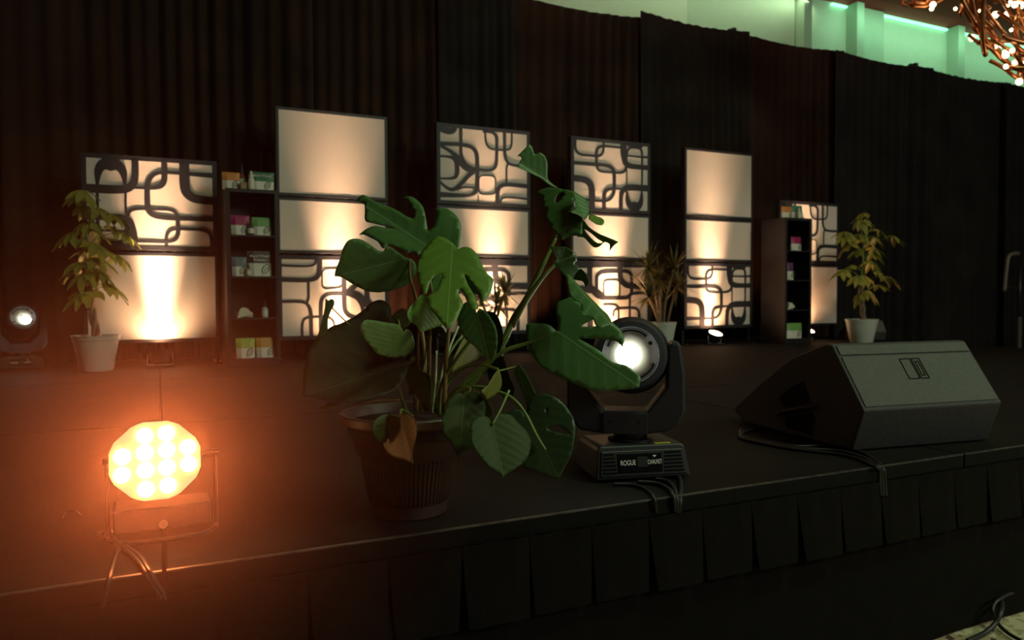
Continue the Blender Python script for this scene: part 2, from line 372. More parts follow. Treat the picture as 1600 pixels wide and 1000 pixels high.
PAT['A'] = (((52, 105), (748, 105), (748, 742), (52, 742)), [
    [(62, 100, 16), (62, 170, 16), (75, 215, 16), (115, 238, 16), (180, 241, 15), (260, 240, 15), (300, 225, 15), (320, 185, 15), (323, 140, 15), (323, 100, 15)],
    [(505, 138, 13), (400, 138, 13), (320, 140, 15), (275, 158, 18), (256, 205, 19), (256, 270, 19), (258, 330, 17), (272, 368, 15), (310, 384, 14), (400, 385, 13), (480, 382, 15), (522, 362, 17), (538, 325, 18), (541, 280, 14)],
    [(40, 322, 22), (200, 322, 22), (320, 322, 22), (385, 334, 23), (418, 370, 24), (424, 430, 24), (424, 530, 23), (416, 590, 21), (390, 640, 18), (345, 664, 16), (270, 668, 15), (150, 666, 20), (40, 664, 24)],
    [(512, 95, 44), (513, 180, 44), (520, 240, 40), (535, 285, 38), (575, 308, 34), (650, 312, 30), (755, 312, 30)],
    [(545, 210, 10), (650, 212, 11), (755, 208, 14)],
    [(545, 640, 16), (543, 560, 9), (543, 400, 9), (543, 300, 9), (545, 220, 11), (553, 160, 15), (580, 128, 18), (630, 122, 18), (672, 128, 18), (690, 160, 16), (694, 230, 15), (694, 400, 13), (692, 540, 13), (688, 640, 16)],
    [(545, 560, 12), (552, 640, 30), (575, 690, 44), (620, 708, 66), (665, 690, 44), (686, 640, 30), (692, 560, 14)],
    [(488, 750, 28), (488, 640, 28), (500, 570, 32), (535, 530, 36), (600, 518, 38), (680, 517, 38), (755, 517, 38)],
    [(327, 750, 26), (327, 660, 26), (330, 600, 25), (350, 562, 23), (395, 545, 18), (460, 540, 12), (530, 538, 12)],
    [(40, 468, 38), (110, 470, 38), (170, 486, 40), (205, 530, 42), (214, 600, 42), (214, 680, 42), (214, 750, 42)],
    [(545, 100, 20), (620, 108, 22), (700, 104, 18)]])
PAT['B'] = (((105, 105), (972, 185), (968, 865), (108, 822)), [
    [(80, 110, 60), (150, 130, 80), (200, 150, 60), (240, 130, 50), (262, 95, 20)],
    [(303, 90, 34), (303, 250, 32), (303, 360, 34), (318, 430, 46), (350, 485, 54), (400, 515, 48), (470, 524, 30), (560, 530, 28), (620, 520, 30), (650, 480, 32), (658, 400, 32), (660, 280, 32), (655, 200, 34), (620, 162, 30), (560, 152, 26), (520, 152, 26)],
    [(95, 272, 40), (220, 275, 38), (330, 284, 38), (405, 305, 38), (448, 350, 40), (462, 420, 40), (462, 560, 42), (460, 680, 42), (440, 745, 40), (390, 775, 30), (300, 778, 36), (95, 770, 50)],
    [(95, 393, 20), (170, 398, 22), (225, 412, 34), (258, 450, 44), (266, 510, 46), (264, 560, 44), (245, 600, 34), (190, 612, 22), (95, 612, 18)],
    [(110, 295, 26), (200, 345, 36), (280, 420, 60), (340, 490, 70), (420, 530, 60)],
    [(430, 535, 50), (370, 590, 42), (310, 655, 40), (255, 705, 40), (205, 720, 32), (150, 690, 26), (95, 640, 22)],
    [(260, 720, 26), (330, 698, 18), (440, 705, 16)],
    rrect(478, 580, 645, 765, 45, 13),
    [(470, 770, 10), (472, 840, 10)],
    [(545, 140, 20), (546, 220, 20), (560, 280, 20), (600, 318, 20), (660, 328, 20), (740, 332, 20), (790, 322, 20), (810, 285, 20), (815, 230, 20), (815, 160, 20)],
    [(740, 150, 32), (740, 280, 30), (742, 370, 30), (757, 430, 28), (790, 468, 26), (860, 484, 26), (980, 492, 26)],
    [(770, 470, 22), (758, 510, 20), (757, 580, 20), (757, 665, 20)],
    [(662, 850, 42), (664, 770, 42), (672, 715, 42), (705, 680, 40), (770, 670, 38), (860, 676, 40), (980, 688, 42)],
    [(690, 850, 22), (705, 812, 20), (750, 797, 18), (850, 800, 20), (980, 812, 22)]])
PAT['C'] = (((-15, 185), (592, 218), (590, 792), (-15, 800)), [
    [(-30, 190, 40), (100, 192, 40), (250, 196, 36), (400, 208, 30), (600, 222, 24)],
    [(108, 180, 34), (108, 300, 32), (112, 400, 34), (140, 440, 44), (180, 478, 48), (225, 510, 30)],
    rrect(165, 265, 456, 516, 62, 22),
    rrect(222, 344, 355, 512, 36, 10),
    [(356, 190, 36), (357, 270, 34), (366, 340, 34), (395, 385, 34), (440, 406, 32), (510, 412, 34), (605, 416, 36)],
    [(440, 515, 12), (446, 490, 14), (480, 477, 16), (605, 475, 16)],
    [(440, 500, 14), (439, 600, 14), (439, 810, 14)],
    [(220, 575, 12), (290, 576, 13), (330, 590, 14), (344, 630, 14), (345, 810, 14)],
    [(300, 690, 12), (306, 640, 13), (335, 617, 14), (400, 612, 14), (475, 614, 15), (508, 632, 16), (520, 680, 18), (520, 810, 20)],
    [(-30, 420, 36), (60, 424, 36), (120, 440, 36)],
    [(-30, 585, 34), (40, 588, 34), (92, 615, 34), (112, 670, 34), (112, 810, 34)],
    [(-30, 300, 20), (50, 300, 20), (108, 290, 20)]])
def cutout_mesh(mb, key, rot, X0, X1, Z0, Z1, Y):
    corners, strokes = PAT[key]; h = homography(corners)
    wpx = ((Vector(corners[1]) - Vector(corners[0])).length + (Vector(corners[2]) - Vector(corners[3])).length) / 2
    W, Hh = X1 - X0, Z1 - Z0
    for si, st in enumerate(strokes):
        cl = stroke_quads(st); pts = []; kw = {'A': 1.38, 'B': 1.0, 'C': 1.25}[key]
        for p in cl:
            u, v = h(p.x, p.y)
            if rot: u, v = 1 - u, 1 - v
            pts.append((X0 + u * W, Z1 - v * Hh, p.z * kw / wpx * W))
        Lf, Rg = [], []
        for i, p in enumerate(pts):
            a, c = pts[max(i - 1, 0)], pts[min(i + 1, len(pts) - 1)]
            tx, tz = c[0] - a[0], c[1] - a[1]; l = math.hypot(tx, tz) or 1; nx, nz = -tz / l, tx / l
            for lst, sg in ((Lf, 1), (Rg, -1)):
                lst.append((min(max(p[0] + nx * p[2] / 2 * sg, X0 - 0.004), X1 + 0.004), min(max(p[1] + nz * p[2] / 2 * sg, Z0 - 0.004), Z1 + 0.004)))
        y0, y1 = Y - 0.002 - 0.00008 * si, Y
        n = len(pts); vs = []
        for a, c in zip(Lf, Rg): vs += [(a[0], y0, a[1]), (c[0], y0, c[1]), (c[0], y1, c[1]), (a[0], y1, a[1])]
        fs = [(4 * i + k, 4 * i + (k + 1) % 4, 4 * i + 4 + (k + 1) % 4, 4 * i + 4 + k) for i in range(n - 1) for k in range(4)] + [(0, 1, 2, 3), (4 * n - 1, 4 * n - 2, 4 * n - 3, 4 * n - 4)]
        mb.add(vs, fs)
PY = 6.5; PW = 0.955
def screen(X0, rows, label):
    """rows: (z0, z1, pattern or None, rotated)"""
    top = max(r[1] for r in rows)
    t = thing('backdrop_screen', label, 'screen', (X0 + PW / 2, PY + 0.03, 0), 0, 'free-standing backdrop screens')
    h = PW / 2
    for sx in (-1, 1):
        MB().box((sx * (h - 0.011), 0.015, top / 2 + 0.006), (0.022, 0.03, top - 0.012)).build('post', frame_m, t, bevel=0.002)
        MB().box((sx * (h - 0.011), 0.10, 0.006), (0.05, 0.36, 0.012)).build('foot', frame_m, t, bevel=0.002)
    for (z0, z1, pat, rot) in rows:
        f = MB(); bw = 0.036 if pat else 0.026
        f.box((0, -0.02, z1 - bw / 2), (PW, 0.036, bw)).box((0, -0.02, z0 + bw / 2), (PW, 0.036, bw))
        for sx in (-1, 1): f.box((sx * (h - bw / 2), -0.02, (z0 + z1) / 2), (bw, 0.036, z1 - z0 - 2 * bw))
        fo = f.build('panel_frame', frame_m if not pat else cut_m, t, bevel=0.0015)
        MB().box((0, -0.0345, (z0 + z1) / 2), (PW - 2 * bw + 0.004, 0.004, z1 - z0 - 2 * bw + 0.004)).build('fabric', fabric_m, fo)
        if pat:
            mb = MB(); cutout_mesh(mb, pat, rot, -h + bw, h - bw, z0 + bw, z1 - bw, -0.0362)
            mb.build('cutout', cut_m, fo)
    return t
XS = [-0.515, 0.90, 2.315, 3.725, 5.13, 6.49]
TALL = lambda a, b_, c_: [(1.385, 2.125, *a), (0.905, 1.375, *b_), (0.17, 0.89, *c_)]
screen(XS[0], [(0.905, 1.632, 'A', True), (0.185, 0.89, None, False)], 'short screen, patterned cutout above one plain lit panel, behind the left money tree')
screen(XS[1], TALL((None, False), (None, False), ('B', True)), 'tall screen beside the left bookcase, two plain white panels over a patterned one')
screen(XS[2], TALL(('B', False), (None, False), ('C', False)), 'tall screen with cutouts top and bottom, directly left of the monstera shoot')
screen(XS[3], TALL(('A', False), (None, False), ('C', False)), 'tall screen with cutouts top and bottom, between monstera shoot and dracaena')
screen(XS[4], TALL((None, False), (None, False), ('A', False)), 'tall screen right of the dracaena, two blank panels above a brightly lit cutout panel')
screen(XS[5], [(0.905, 1.632, 'B', False), (0.17, 0.89, None, False)], 'short screen half hidden behind the right bookcase')

# uplights washing the screens
amber = (1.0, 0.57, 0.32)
up_m = mat('uplight_lens', (1, 0.9, 0.7), 0.3, emit=(1.0, 0.72, 0.40), es=14)
def uplight(X, Y, label, power, tx=0.0, lean=24):
    t = thing('uplight', label, 'light', (X, Y, 0), 0, 'uplights at the feet of the screens')
    Mt = Matrix.Translation((0, 0, 0.085)) @ Matrix.Rotation(R(lean), 4, 'X') 
    # body axis = local z leaning towards the viewer so that the mouth tips forward
    mb = MB(Mt); mb.lathe([(0.05, -0.055), (0.068, -0.045), (0.072, 0.02), (0.079, 0.035), (0.079, 0.046), (0.074, 0.046), (0.073, 0.034)], n=24, caps=(True, False)); mb.build('can', plast_m, t, True, auto=True)
    MB(Mt).lathe([(0.001, 0.036), (0.0735, 0.036), (0.0735, 0.039), (0.001, 0.039)], n=24).build('lens', up_m, t)
    y = MB(); y.tube([(-0.088, 0, 0.10), (-0.088, 0, 0.012), (0.088, 0, 0.012), (0.088, 0, 0.10)], 0.006, 6); y.build('bracket', steel_m, t)
    MB().box((0, 0, 0.006), (0.19, 0.12, 0.012)).build('floor_plate', frame_m, t, bevel=0.002)
    l = bpy.data.lights.new('uplight_beam', 'AREA'); l.shape = 'DISK'; l.size = 0.14; l.energy = power; l.color = amber; l.spread = R(30)
    o = bpy.data.objects.new('uplight_beam', l); COL.objects.link(o); o.location = (X, Y, 0.142)
    o.rotation_euler = (Vector((X + tx, PY - 0.005, 1.9)) - Vector((X, Y, 0.142))).to_track_quat('-Z', 'Y').to_euler()
    spot('uplight_spill', (X, Y - 0.005, 0.155), (X + tx, PY + 0.04, 2.0), power * SPILL, (1.0, 0.5, 0.25), 165, 1.0, 0.05)
SPILL = 2.6
UPW = 14
uplight(0.0, 6.405, 'small uplight in front of the first screen, right of the left money tree', UPW, lean=-4)
uplight(1.40, 6.405, 'small uplight in front of the screen beside the left bookcase', UPW)
uplight(2.86, 6.405, 'small uplight beside the dracaena that stands behind the monstera', UPW)
uplight(4.16, 6.405, 'small uplight behind the front moving head, at the fourth screen', UPW)
uplight(5.47, 6.405, 'small uplight with its glowing lens showing at the foot of the fifth screen', UPW)
uplight(6.84, 6.405, 'small uplight behind the right bookcase at the short screen', UPW)

# unseen spots without fixtures, added behind the screens to redden the drapes
for X_, P_ in ((0.66, 22), (2.08, 40), (3.50, 40), (4.90, 16), (6.25, 34), (-0.75, 6), (7.55, 5)):
    spot('added_drape_spot', (X_, 6.70, 0.10), (X_, 7.06, 0.85), P_, (1.0, 0.42, 0.19), 90, 1.0, 0.05)

# ================================================================== BOOKCASES AND PRODUCTS
def bookcase(X, Y, label):
    W, D, H_, th = 0.39, 0.36, 1.375, 0.03
    t = thing('bookcase', label, 'bookcase', (X, Y, 0), 0, 'black five-compartment bookcases')
    for sx in (-1, 1): MB().box((sx * (W / 2 - th / 2), D / 2, H_ / 2), (th, D, H_)).build('side_panel', wood_m, t, bevel=0.002)
    MB().box((0, D / 2, H_ - th / 2), (W - 2 * th, D, th)).build('top_panel', wood_m, t, bevel=0.002)
    MB().box((0, D / 2, 0.03), (W - 2 * th, D - 0.004, 0.06)).build('bottom_panel', wood_m, t, bevel=0.002)
    MB().box((0, D - 0.004, H_ / 2), (W - 2 * th, 0.006, H_ - 0.01)).build('back_panel', wood_m, t)
    for z in (1.02, 0.70, 0.375): MB().box((0, D / 2 - 0.003, z - 0.008), (W - 2 * th, D - 0.015, 0.016)).build('shelf', wood_m, t, bevel=0.002)
    return t
BL = (0.668, 6.12); BR = (6.325, 6.045)
bookcase(*BL, 'black bookcase between the short left screen and the tall plain screen')
bookcase(*BR, 'black bookcase in front of the short right screen, its side towards us')
def colmat(c): return mat('pouch_%d_%d_%d' % tuple(int(x * 255) for x in c), c, 0.45, spec=0.4, bump=0.1, bscale=30)
pouch_white = mat('pouch_white', (0.62, 0.62, 0.53), 0.5, bump=0.1, bscale=30)
logo_m = mat('emblem_green', (0.02, 0.05, 0.03), 0.5)
def pouch(X, Y, Z, w_, h_, col, label, cat='pouch', group=None, rz=0.0, split=0.5, words=None, dep=0.07):
    t = thing('product_pouch', label, cat, (X, Y, Z), rz, group)
    def ring(z, k=1.0):
        u = z / h_; d = dep * (1 - u) ** 0.8 + 0.003; ww = w_ * (0.94 + 0.06 * u) * k
        return [(-ww / 2, -d * 0.15, z), (-ww / 4, -d / 2, z), (ww / 4, -d / 2, z), (ww / 2, -d * 0.15, z), (ww / 2, d * 0.15, z), (ww / 4, d / 2, z), (-ww / 4, d / 2, z), (-ww / 2, d * 0.15, z)]
    def shell(zs):
        mb = MB(); vs = []
        for z in zs: vs += ring(z)
        m = len(zs)
        fs = [(i * 8 + k, i * 8 + (k + 1) % 8, (i + 1) * 8 + (k + 1) % 8, (i + 1) * 8 + k) for i in range(m - 1) for k in range(8)] + [tuple(range(8))[::-1], tuple(range((m - 1) * 8, m * 8))]
        return mb.add(vs, fs)
    zs_ = h_ * split
    shell([0.0, zs_ * 0.3, zs_ * 0.7, zs_]).build('bag_base', pouch_white, t)
    shell([zs_ + 0.0005, zs_ + (h_ - zs_) * 0.35, zs_ + (h_ - zs_) * 0.7, h_]).build('bag_top', colmat(col), t)
    s = h_ * 0.19; cx, cz = w_ * 0.2, h_ * 0.27; yy = -dep * 0.47 - 0.002
    em = MB(); pts = []
    for k in range(17):          # pointed leaf outline, tip up and to the right
        a = math.pi + 0.35 + (2 * math.pi - 0.7) * k / 16; r_ = s * (0.82 + 0.42 * max(0, math.cos(a)) ** 3)
        lx, lz = r_ * 0.72 * math.sin(a), r_ * 1.05 * math.cos(a)
        pts.append((cx + lx * 0.88 + lz * 0.47, yy, cz - lx * 0.47 + lz * 0.88))
    em.tube(pts, 0.0028, 5); em.tube([(cx - s * 0.75, yy, cz - s * 1.15), (cx - s * 0.2, yy, cz - 0.35 * s), (cx + s * 0.25, yy, cz + s * 0.45)], 0.0022, 5)
    em.build('leaf_emblem', logo_m, t)
    if words:
        for i, wd in enumerate(words):
            text('lettering', wd, 0.03, white_print, t, Matrix.Translation((0, -dep * 0.24, h_ * (0.80 - 0.15 * i))) @ Matrix.Rotation(R(80), 4, 'X'))
    return t
def bottle(X, Y, Z, r_, h_, bcol, ccol, label, neck=0.4, group=None):
    t = thing('dropper_bottle', label, 'bottle', (X, Y, Z), 0, group)
    hb = h_ * 0.62
    MB().lathe([(r_ * 0.95, 0), (r_, 0.004), (r_, hb * 0.82), (r_ * neck, hb)], n=14).build('flask', colmat(bcol), t, True, auto=True)
    MB().lathe([(r_ * neck * 1.25, hb + 0.0005), (r_ * neck * 1.25, hb + h_ * 0.16), (r_ * neck * 0.7, hb + h_ * 0.18), (r_ * neck * 0.6, h_ * 0.95), (r_ * neck * 0.3, h_)], n=12).build('cap', colmat(ccol), t, True, auto=True)
    MB().lathe([(r_ * 1.01, hb * 0.18), (r_ * 1.01, hb * 0.7)], n=14, caps=(False, False)).build('paper_label', pouch_white, t, True)
    return t
def spx(px, Y): return ony(px, 480, Y).x
OR, GR, MG, LG, BG, BK, LM = (0.55, 0.22, 0.05), (0.03, 0.14, 0.06), (0.30, 0.015, 0.09), (0.14, 0.33, 0.10), (0.10, 0.16, 0.18), (0.045, 0.022, 0.025), (0.32, 0.42, 0.06)
G1 = 'products on the left bookcase'; G2 = 'products on the right bookcase'
bx, by = BL; y1 = by + 0.08; H_ = 1.375
def px2(cx): return 340 + cx / 2.857
def item_x(a, b_, Y): return (spx(px2(a), Y) + spx(px2(b_), Y)) / 2, spx(px2(b_), Y) - spx(px2(a), Y)
x_, w_ = item_x(29, 108, y1); pouch(x_, y1, H_, w_, 0.13, OR, 'orange and white pouch on top of the left bookcase', group=G1)
x_, w_ = item_x(152, 262, y1); pouch(x_, y1 + 0.02, H_, w_, 0.15, GR, 'dark green and white pouch on top of the left bookcase', group=G1, words=['Hard Water'])
x_, w_ = item_x(106, 134, y1); bottle(x_, y1 + 0.05, H_, 0.024, 0.21, (0.14, 0.05, 0.03), (0.02, 0.015, 0.015), 'tall amber dropper bottle on top of the left bookcase', group=G1)
x_, w_ = item_x(139, 172, y1); bottle(x_, y1 - 0.045, H_ + 0.0, 0.026, 0.145, (0.62, 0.62, 0.5), (0.6, 0.6, 0.48), 'white bottle before the dark green pouch, left bookcase top', neck=0.6, group=G1)
x_, w_ = item_x(108, 137, y1 - 0.03); tb = thing('carton', 'small tan carton lying between orange pouch and white bottle', 'box', (x_, y1 - 0.04, H_), 0, G1)
MB().box((0, 0, 0.022), (0.045, 0.06, 0.044)).build('carton_body', mat('tan_card', (0.35, 0.23, 0.13), 0.8), tb, bevel=0.002); MB().box((0, 0, 0.047), (0.047, 0.062, 0.006)).build('lid', mat('tan_card', (0.35, 0.23, 0.13)), tb)
x_, w_ = item_x(64, 148, y1); pouch(x_, y1, 1.02, w_, 0.155, MG, 'magenta and white pouch on the first shelf of the left bookcase', group=G1, words=['Hair'][:0])
x_, w_ = item_x(158, 248, y1); pouch(x_, y1, 1.02, w_, 0.145, LG, 'light green pouch beside the magenta pouch, left bookcase', group=G1)
x_, w_ = item_x(140, 166, y1 - 0.05); bottle(x_, y1 - 0.05, 1.02, 0.027, 0.12, (0.05, 0.06, 0.05), (0.02, 0.02, 0.02), 'squat dark dropper bottle between magenta and light green pouches', group=G1)
x_, w_ = item_x(66, 132, y1); pouch(x_, y1, 0.70, w_, 0.15, BG, 'blue-grey and white pouch on the second shelf of the left bookcase', group=G1)
x_, w_ = item_x(134, 248, y1); pouch(x_, y1, 0.70, w_, 0.20, BK, 'largest pouch, black top with white lettering, left bookcase', group=G1, words=['Hard Water', 'Powder'], split=0.52)
x_, w_ = item_x(130, 150, y1 - 0.05); bottle(x_, y1 - 0.055, 0.70, 0.02, 0.10, (0.3, 0.3, 0.27), (0.02, 0.02, 0.02), 'small clear dropper bottle in front of the black-topped pouch', group=G1)
x_, w_ = item_x(196, 224, y1); bottle(x_, y1, 0.375, 0.026, 0.135, (0.45, 0.47, 0.45), (0.02, 0.02, 0.02), 'clear dropper bottle beside the cream fan on the third shelf', group=G1)
fan_m = mat('cream_paper', (0.6, 0.6, 0.46), 0.8)
def fan(X, Y, Z, w_, label, g):
    t = thing('folded_sachet', label, 'sachet', (X, Y, Z), 0, g)
    for k in range(5):
        a = R(-50 + 25 * k); mb = MB(Matrix.Translation((-0.0, 0.002 * k, 0.02)) @ Matrix.Rotation(a * 0.35, 4, 'Y'))
        mb.prism([(-w_ / 2, -0.018), (w_ / 2, -0.018), (w_ * 0.16, 0.05), (-w_ * 0.16, 0.055)], lambda p, q: (p, -0.02 + 0.012 * k - 0.001, max(q, -0.018 + 0.004 * abs(k - 2))), lambda p, q: (p * 0.97, -0.02 + 0.012 * k + 0.006, max(q, -0.018 + 0.004 * abs(k - 2))))
        mb.build('fold', fan_m, t)
    return t
x_, w_ = item_x(74, 164, y1); fan(x_, y1 - 0.02, 0.379, w_ * 0.85, 'cream fan of sachets on the third shelf of the left bookcase', G1)
x_, w_ = item_x(78, 164, y1); pouch(x_, y1 - 0.01, 0.06, w_, 0.155, LM, 'lime and white pouch in the bottom of the left bookcase', group=G1)
x_, w_ = item_x(168, 257, y1); pouch(x_, y1 - 0.01, 0.06, w_, 0.155, (0.5, 0.25, 0.05), 'orange pouch in the bottom of the left bookcase', group=G1)
rx, ry = BR[0], BR[1] + 0.10
pouch(rx - 0.085, ry, H_, 0.15, 0.13, OR, 'orange and white pouch on top of the right bookcase', group=G2)
pouch(rx + 0.075, ry + 0.01, H_, 0.155, 0.15, (0.04, 0.2, 0.13), 'teal green pouch on top of the right bookcase', group=G2)
bottle(rx - 0.02, ry + 0.085, H_, 0.022, 0.18, (0.14, 0.05, 0.03), (0.02, 0.015, 0.015), 'amber dropper bottle behind the pouches on the right bookcase', group=G2)
bottle(rx + 0.045, ry - 0.055, H_, 0.022, 0.12, (0.6, 0.62, 0.55), (0.6, 0.62, 0.55), 'white bottle before the teal pouch, right bookcase top', neck=0.6, group=G2)
pouch(rx + 0.035, ry - 0.02, 1.02, 0.15, 0.155, MG, 'magenta and white pouch on the first shelf of the right bookcase', group=G2)
pouch(rx - 0.065, ry - 0.03, 0.70, 0.11, 0.19, (0.10, 0.035, 0.10), 'purple and white pouch on the second shelf of the right bookcase', group=G2)
fan(rx - 0.05, ry - 0.03, 0.379, 0.11, 'cream fan of sachets on the third shelf of the right bookcase', G2)
pouch(rx + 0.0, ry - 0.03, 0.06, 0.24, 0.165, (0.16, 0.36, 0.08), 'wide green and white pouch in the bottom of the right bookcase', group=G2)

# ================================================================== POTTED TREES
def leaflet(mb, base, d, n_, L, W):
    d = d.normalized(); s = d.cross(n_).normalized(); n_ = s.cross(d)
    pr = [(0, 0.05), (0.25, 0.36), (0.55, 0.5), (0.8, 0.32), (1.0, 0.02)]
    vs = []
    for t, wq in pr:
        c = base + d * (t * L) - Vector((0, 0, 1)) * (0.28 * L * t * t)
        vs += [c - s * wq * W + n_ * 0.12 * W, c, c + s * wq * W + n_ * 0.12 * W]
    fs = []
    for i in range(4): fs += [(3 * i, 3 * i + 1, 3 * i + 4, 3 * i + 3), (3 * i + 1, 3 * i + 2, 3 * i + 5, 3 * i + 4)]
    mb.add(vs, fs)
def plain_pot(t, r_, h_, m, lip=True):
    prof = [(r_ * 0.66, 0.0), (r_ * 0.70, 0.01), (r_ * 0.93, h_ * 0.78), (r_ * 0.95, h_ * 0.86), (r_ * 0.985, h_ * 0.87), (r_, h_ * 0.97), (r_ * 1.04, h_ * 0.975), (r_ * 1.04, h_), (r_ * 0.93, h_), (r_ * 0.9, h_ * 0.86)]
    MB().lathe(prof, n=32, caps=(True, False)).build('pot', m, t, True, auto=True)
    MB().lathe([(r_ * 0.905, h_ * 0.82), (r_ * 0.905, h_ * 0.865), (0.01, h_ * 0.885)], n=24).build('soil', soil_m, t, True)
def uvleaf(o):
    me = o.data; uvl = me.uv_layers.new(name='UVMap')
    for p in me.polygons:
        for li in p.loop_indices:
            k = me.loops[li].vertex_index % 15; uvl.data[li].uv = ((k // 3) / 4, ((k % 3) - 1) * 0.2)
def money_tree(label, base, Y, pot_m_, r_, h_, lean, leaves, size, seed):
    rnd = random.Random(seed)
    t = thing('money_tree', label, 'potted tree', base)
    plain_pot(t, r_, h_, pot_m_)
    O = Vector(base); hz = h_ * 0.87; topz = max(ony(x, y, Y).z for x, y in leaves)
    axis = lambda z: Vector((lean * (z - hz) / 1.0 + 0.012 * math.sin(z * 9), 0.012 * math.cos(z * 9), z))
    tk = MB()
    for k in range(3):
        pts = [axis(hz - 0.02 + i * (0.42) / 14) + Vector((math.cos(i * 0.55 + k * 2.09), math.sin(i * 0.55 + k * 2.09), 0)) * 0.017 * (1 - i * 0.02) for i in range(15)]
        tk.tube(pts, [0.019 - 0.0004 * i for i in range(15)], 7)
    tk.build('trunk', bark_m, t, True)
    z1_ = hz + 0.38; st = MB(); st.tube([axis(z1_ + (topz - 0.05 - z1_) * i / 6) for i in range(7)], [0.014, 0.012, 0.01, 0.008, 0.007, 0.005, 0.004], 6); st.build('stem', stem_m, t, True)
    for i, (px, py) in enumerate(leaves):
        P_ = ony(px, py, Y) - O; P_.y += rnd.uniform(-0.14, 0.12)
        z0_ = max(hz + 0.3, min(P_.z - rnd.uniform(0.02, 0.14), topz - 0.06)); a = axis(z0_)
        mb = MB(); out = (P_ - a); outd = Vector((out.x, out.y, 0.001)).normalized()
        q = P_ - outd * size * 0.35; q.z += size * 0.15
        mid = (a + q) / 2 + Vector((0, 0, 0.03))
        pt = MB(); pt.tube(smooth_path([a, mid, q], 3), 0.003, 5)
        po = pt.build('petiole', stem_m, t, True)
        nl = rnd.choice((4, 5, 5)); up_ = (Vector((0, 0, 1)) + outd * 0.35 + Vector((rnd.uniform(-.3, .3), rnd.uniform(-.5, .1), 0))).normalized()
        for k in range(nl):
            ang = (k - (nl - 1) / 2) * R(50) + rnd.uniform(-.15, .15); dd = Matrix.Rotation(ang, 3, up_) @ (outd - up_ * outd.dot(up_))
            dd = dd.normalized() - Vector((0, 0, rnd.uniform(0.1, 0.7)))
            leaflet(mb, q, dd, up_, size * rnd.uniform(0.75, 1.15) * (1 - 0.1 * abs(k - (nl - 1) / 2)), size * rnd.uniform(0.34, 0.46))
        o = mb.build('leaf', L_tree, po, True); uvleaf(o)
    return t
cs = lambda lst, ox, oy, s: [(ox + a / s, oy + b_ / s) for a, b_ in lst]
money_tree('money tree with braided trunk in a cream pot before the first screen', (-0.425, 6.27, 0), 6.27, cpot_m, 0.158, 0.262, -0.06,
    cs([(235, 50), (140, 55), (215, 120), (330, 140), (400, 170), (455, 265), (100, 265), (220, 205), (190, 345), (150, 420), (180, 480), (360, 350), (420, 380), (300, 330), (270, 450), (350, 520), (380, 540), (180, 580), (210, 560), (250, 300), (300, 400), (120, 440), (330, 470), (270, 250), (390, 230)], 70, 290, 3.335), 0.155, 3)
money_tree('money tree with reddish trunk in a white pot behind the floor monitor', (7.10, 5.87, 0), 5.87, gpot_m, 0.170, 0.262, 0.0,
    cs([(240, 70), (195, 125), (280, 115), (100, 200), (200, 215), (370, 195), (440, 230), (160, 275), (215, 310), (280, 250), (330, 235), (360, 310), (320, 350), (360, 400), (320, 440), (180, 430), (110, 460), (165, 500), (240, 500), (330, 500), (420, 510), (390, 560), (220, 610), (310, 600), (280, 400), (90, 220)], 1290, 320, 4.346), 0.165, 5)

def dracaena(label, loc, heads, pot_m_, seed, r_=0.14, n=44, L=0.34):
    rnd = random.Random(seed); t = thing('dracaena', label, 'potted plant', loc)
    plain_pot(t, r_, 0.265, pot_m_)
    for (hx, hy, hz, bx_, by_) in heads:
        pts = smooth_path([(bx_, by_, 0.22), (bx_ * 0.7 + hx * 0.3, by_, 0.22 + (hz - .22) * .45), (hx, hy, hz)], 5)
        cn = MB(); cn.tube(pts, 0.013, 7); c_ = cn.build('cane', bark_m, t, True)
        mb = MB(); H0 = Vector((hx, hy, hz))
        for k in range(n):
            el = rnd.uniform(-0.75, 1.5); az = rnd.uniform(0, 6.283); l = L * rnd.uniform(0.6, 1.1) * (0.75 if el < 0 else 1)
            d = Vector((math.cos(az) * math.cos(el), math.sin(az) * math.cos(el), math.sin(el))); s = d.cross(Vector((0, 0, 1))).normalized() if abs(d.z) < 0.98 else Vector((1, 0, 0))
            vs = []
            for q, wq in ((0, 0.008), (0.3, 0.011), (0.65, 0.009), (1.0, 0.001)):
                c = H0 + d * l * q - Vector((0, 0, 0.22 * l * q * q)) + Vector((0, 0, rnd.uniform(-0.0, 0.0)))
                vs += [c - s * wq, c + s * wq]
            mb.add(vs, [(0, 1, 3, 2), (2, 3, 5, 4), (4, 5, 7, 6)])
        o = mb.build('foliage', L_drac, c_); o['kind'] = 'stuff'
        uvl = o.data.uv_layers.new(name='UVMap')
        for d_ in uvl.data: d_.uv = (0.5, 0.3)
    return t
dracaena('spiky dracaena with reddish canes in white pot, right of the front moving head', (4.62, 6.2, 0), [(-0.17, 0.0, 0.82, -0.03, 0), (0.12, -0.03, 0.80, 0.03, 0.02), (0.0, 0.06, 0.70, 0.0, 0.03), (-0.2, -0.05, 0.52, -0.05, -0.02), (0.2, 0.02, 0.62, 0.06, 0)], gpot_m, 11)
dracaena('spiky dracaena mostly hidden behind the monstera, before the third screen', (2.70, 6.12, 0), [(-0.12, 0, 0.52, -0.02, 0), (0.13, 0.02, 0.56, 0.02, 0), (0.02, -0.05, 0.46, 0, 0)], gpot_m, 12, n=36, L=0.30)

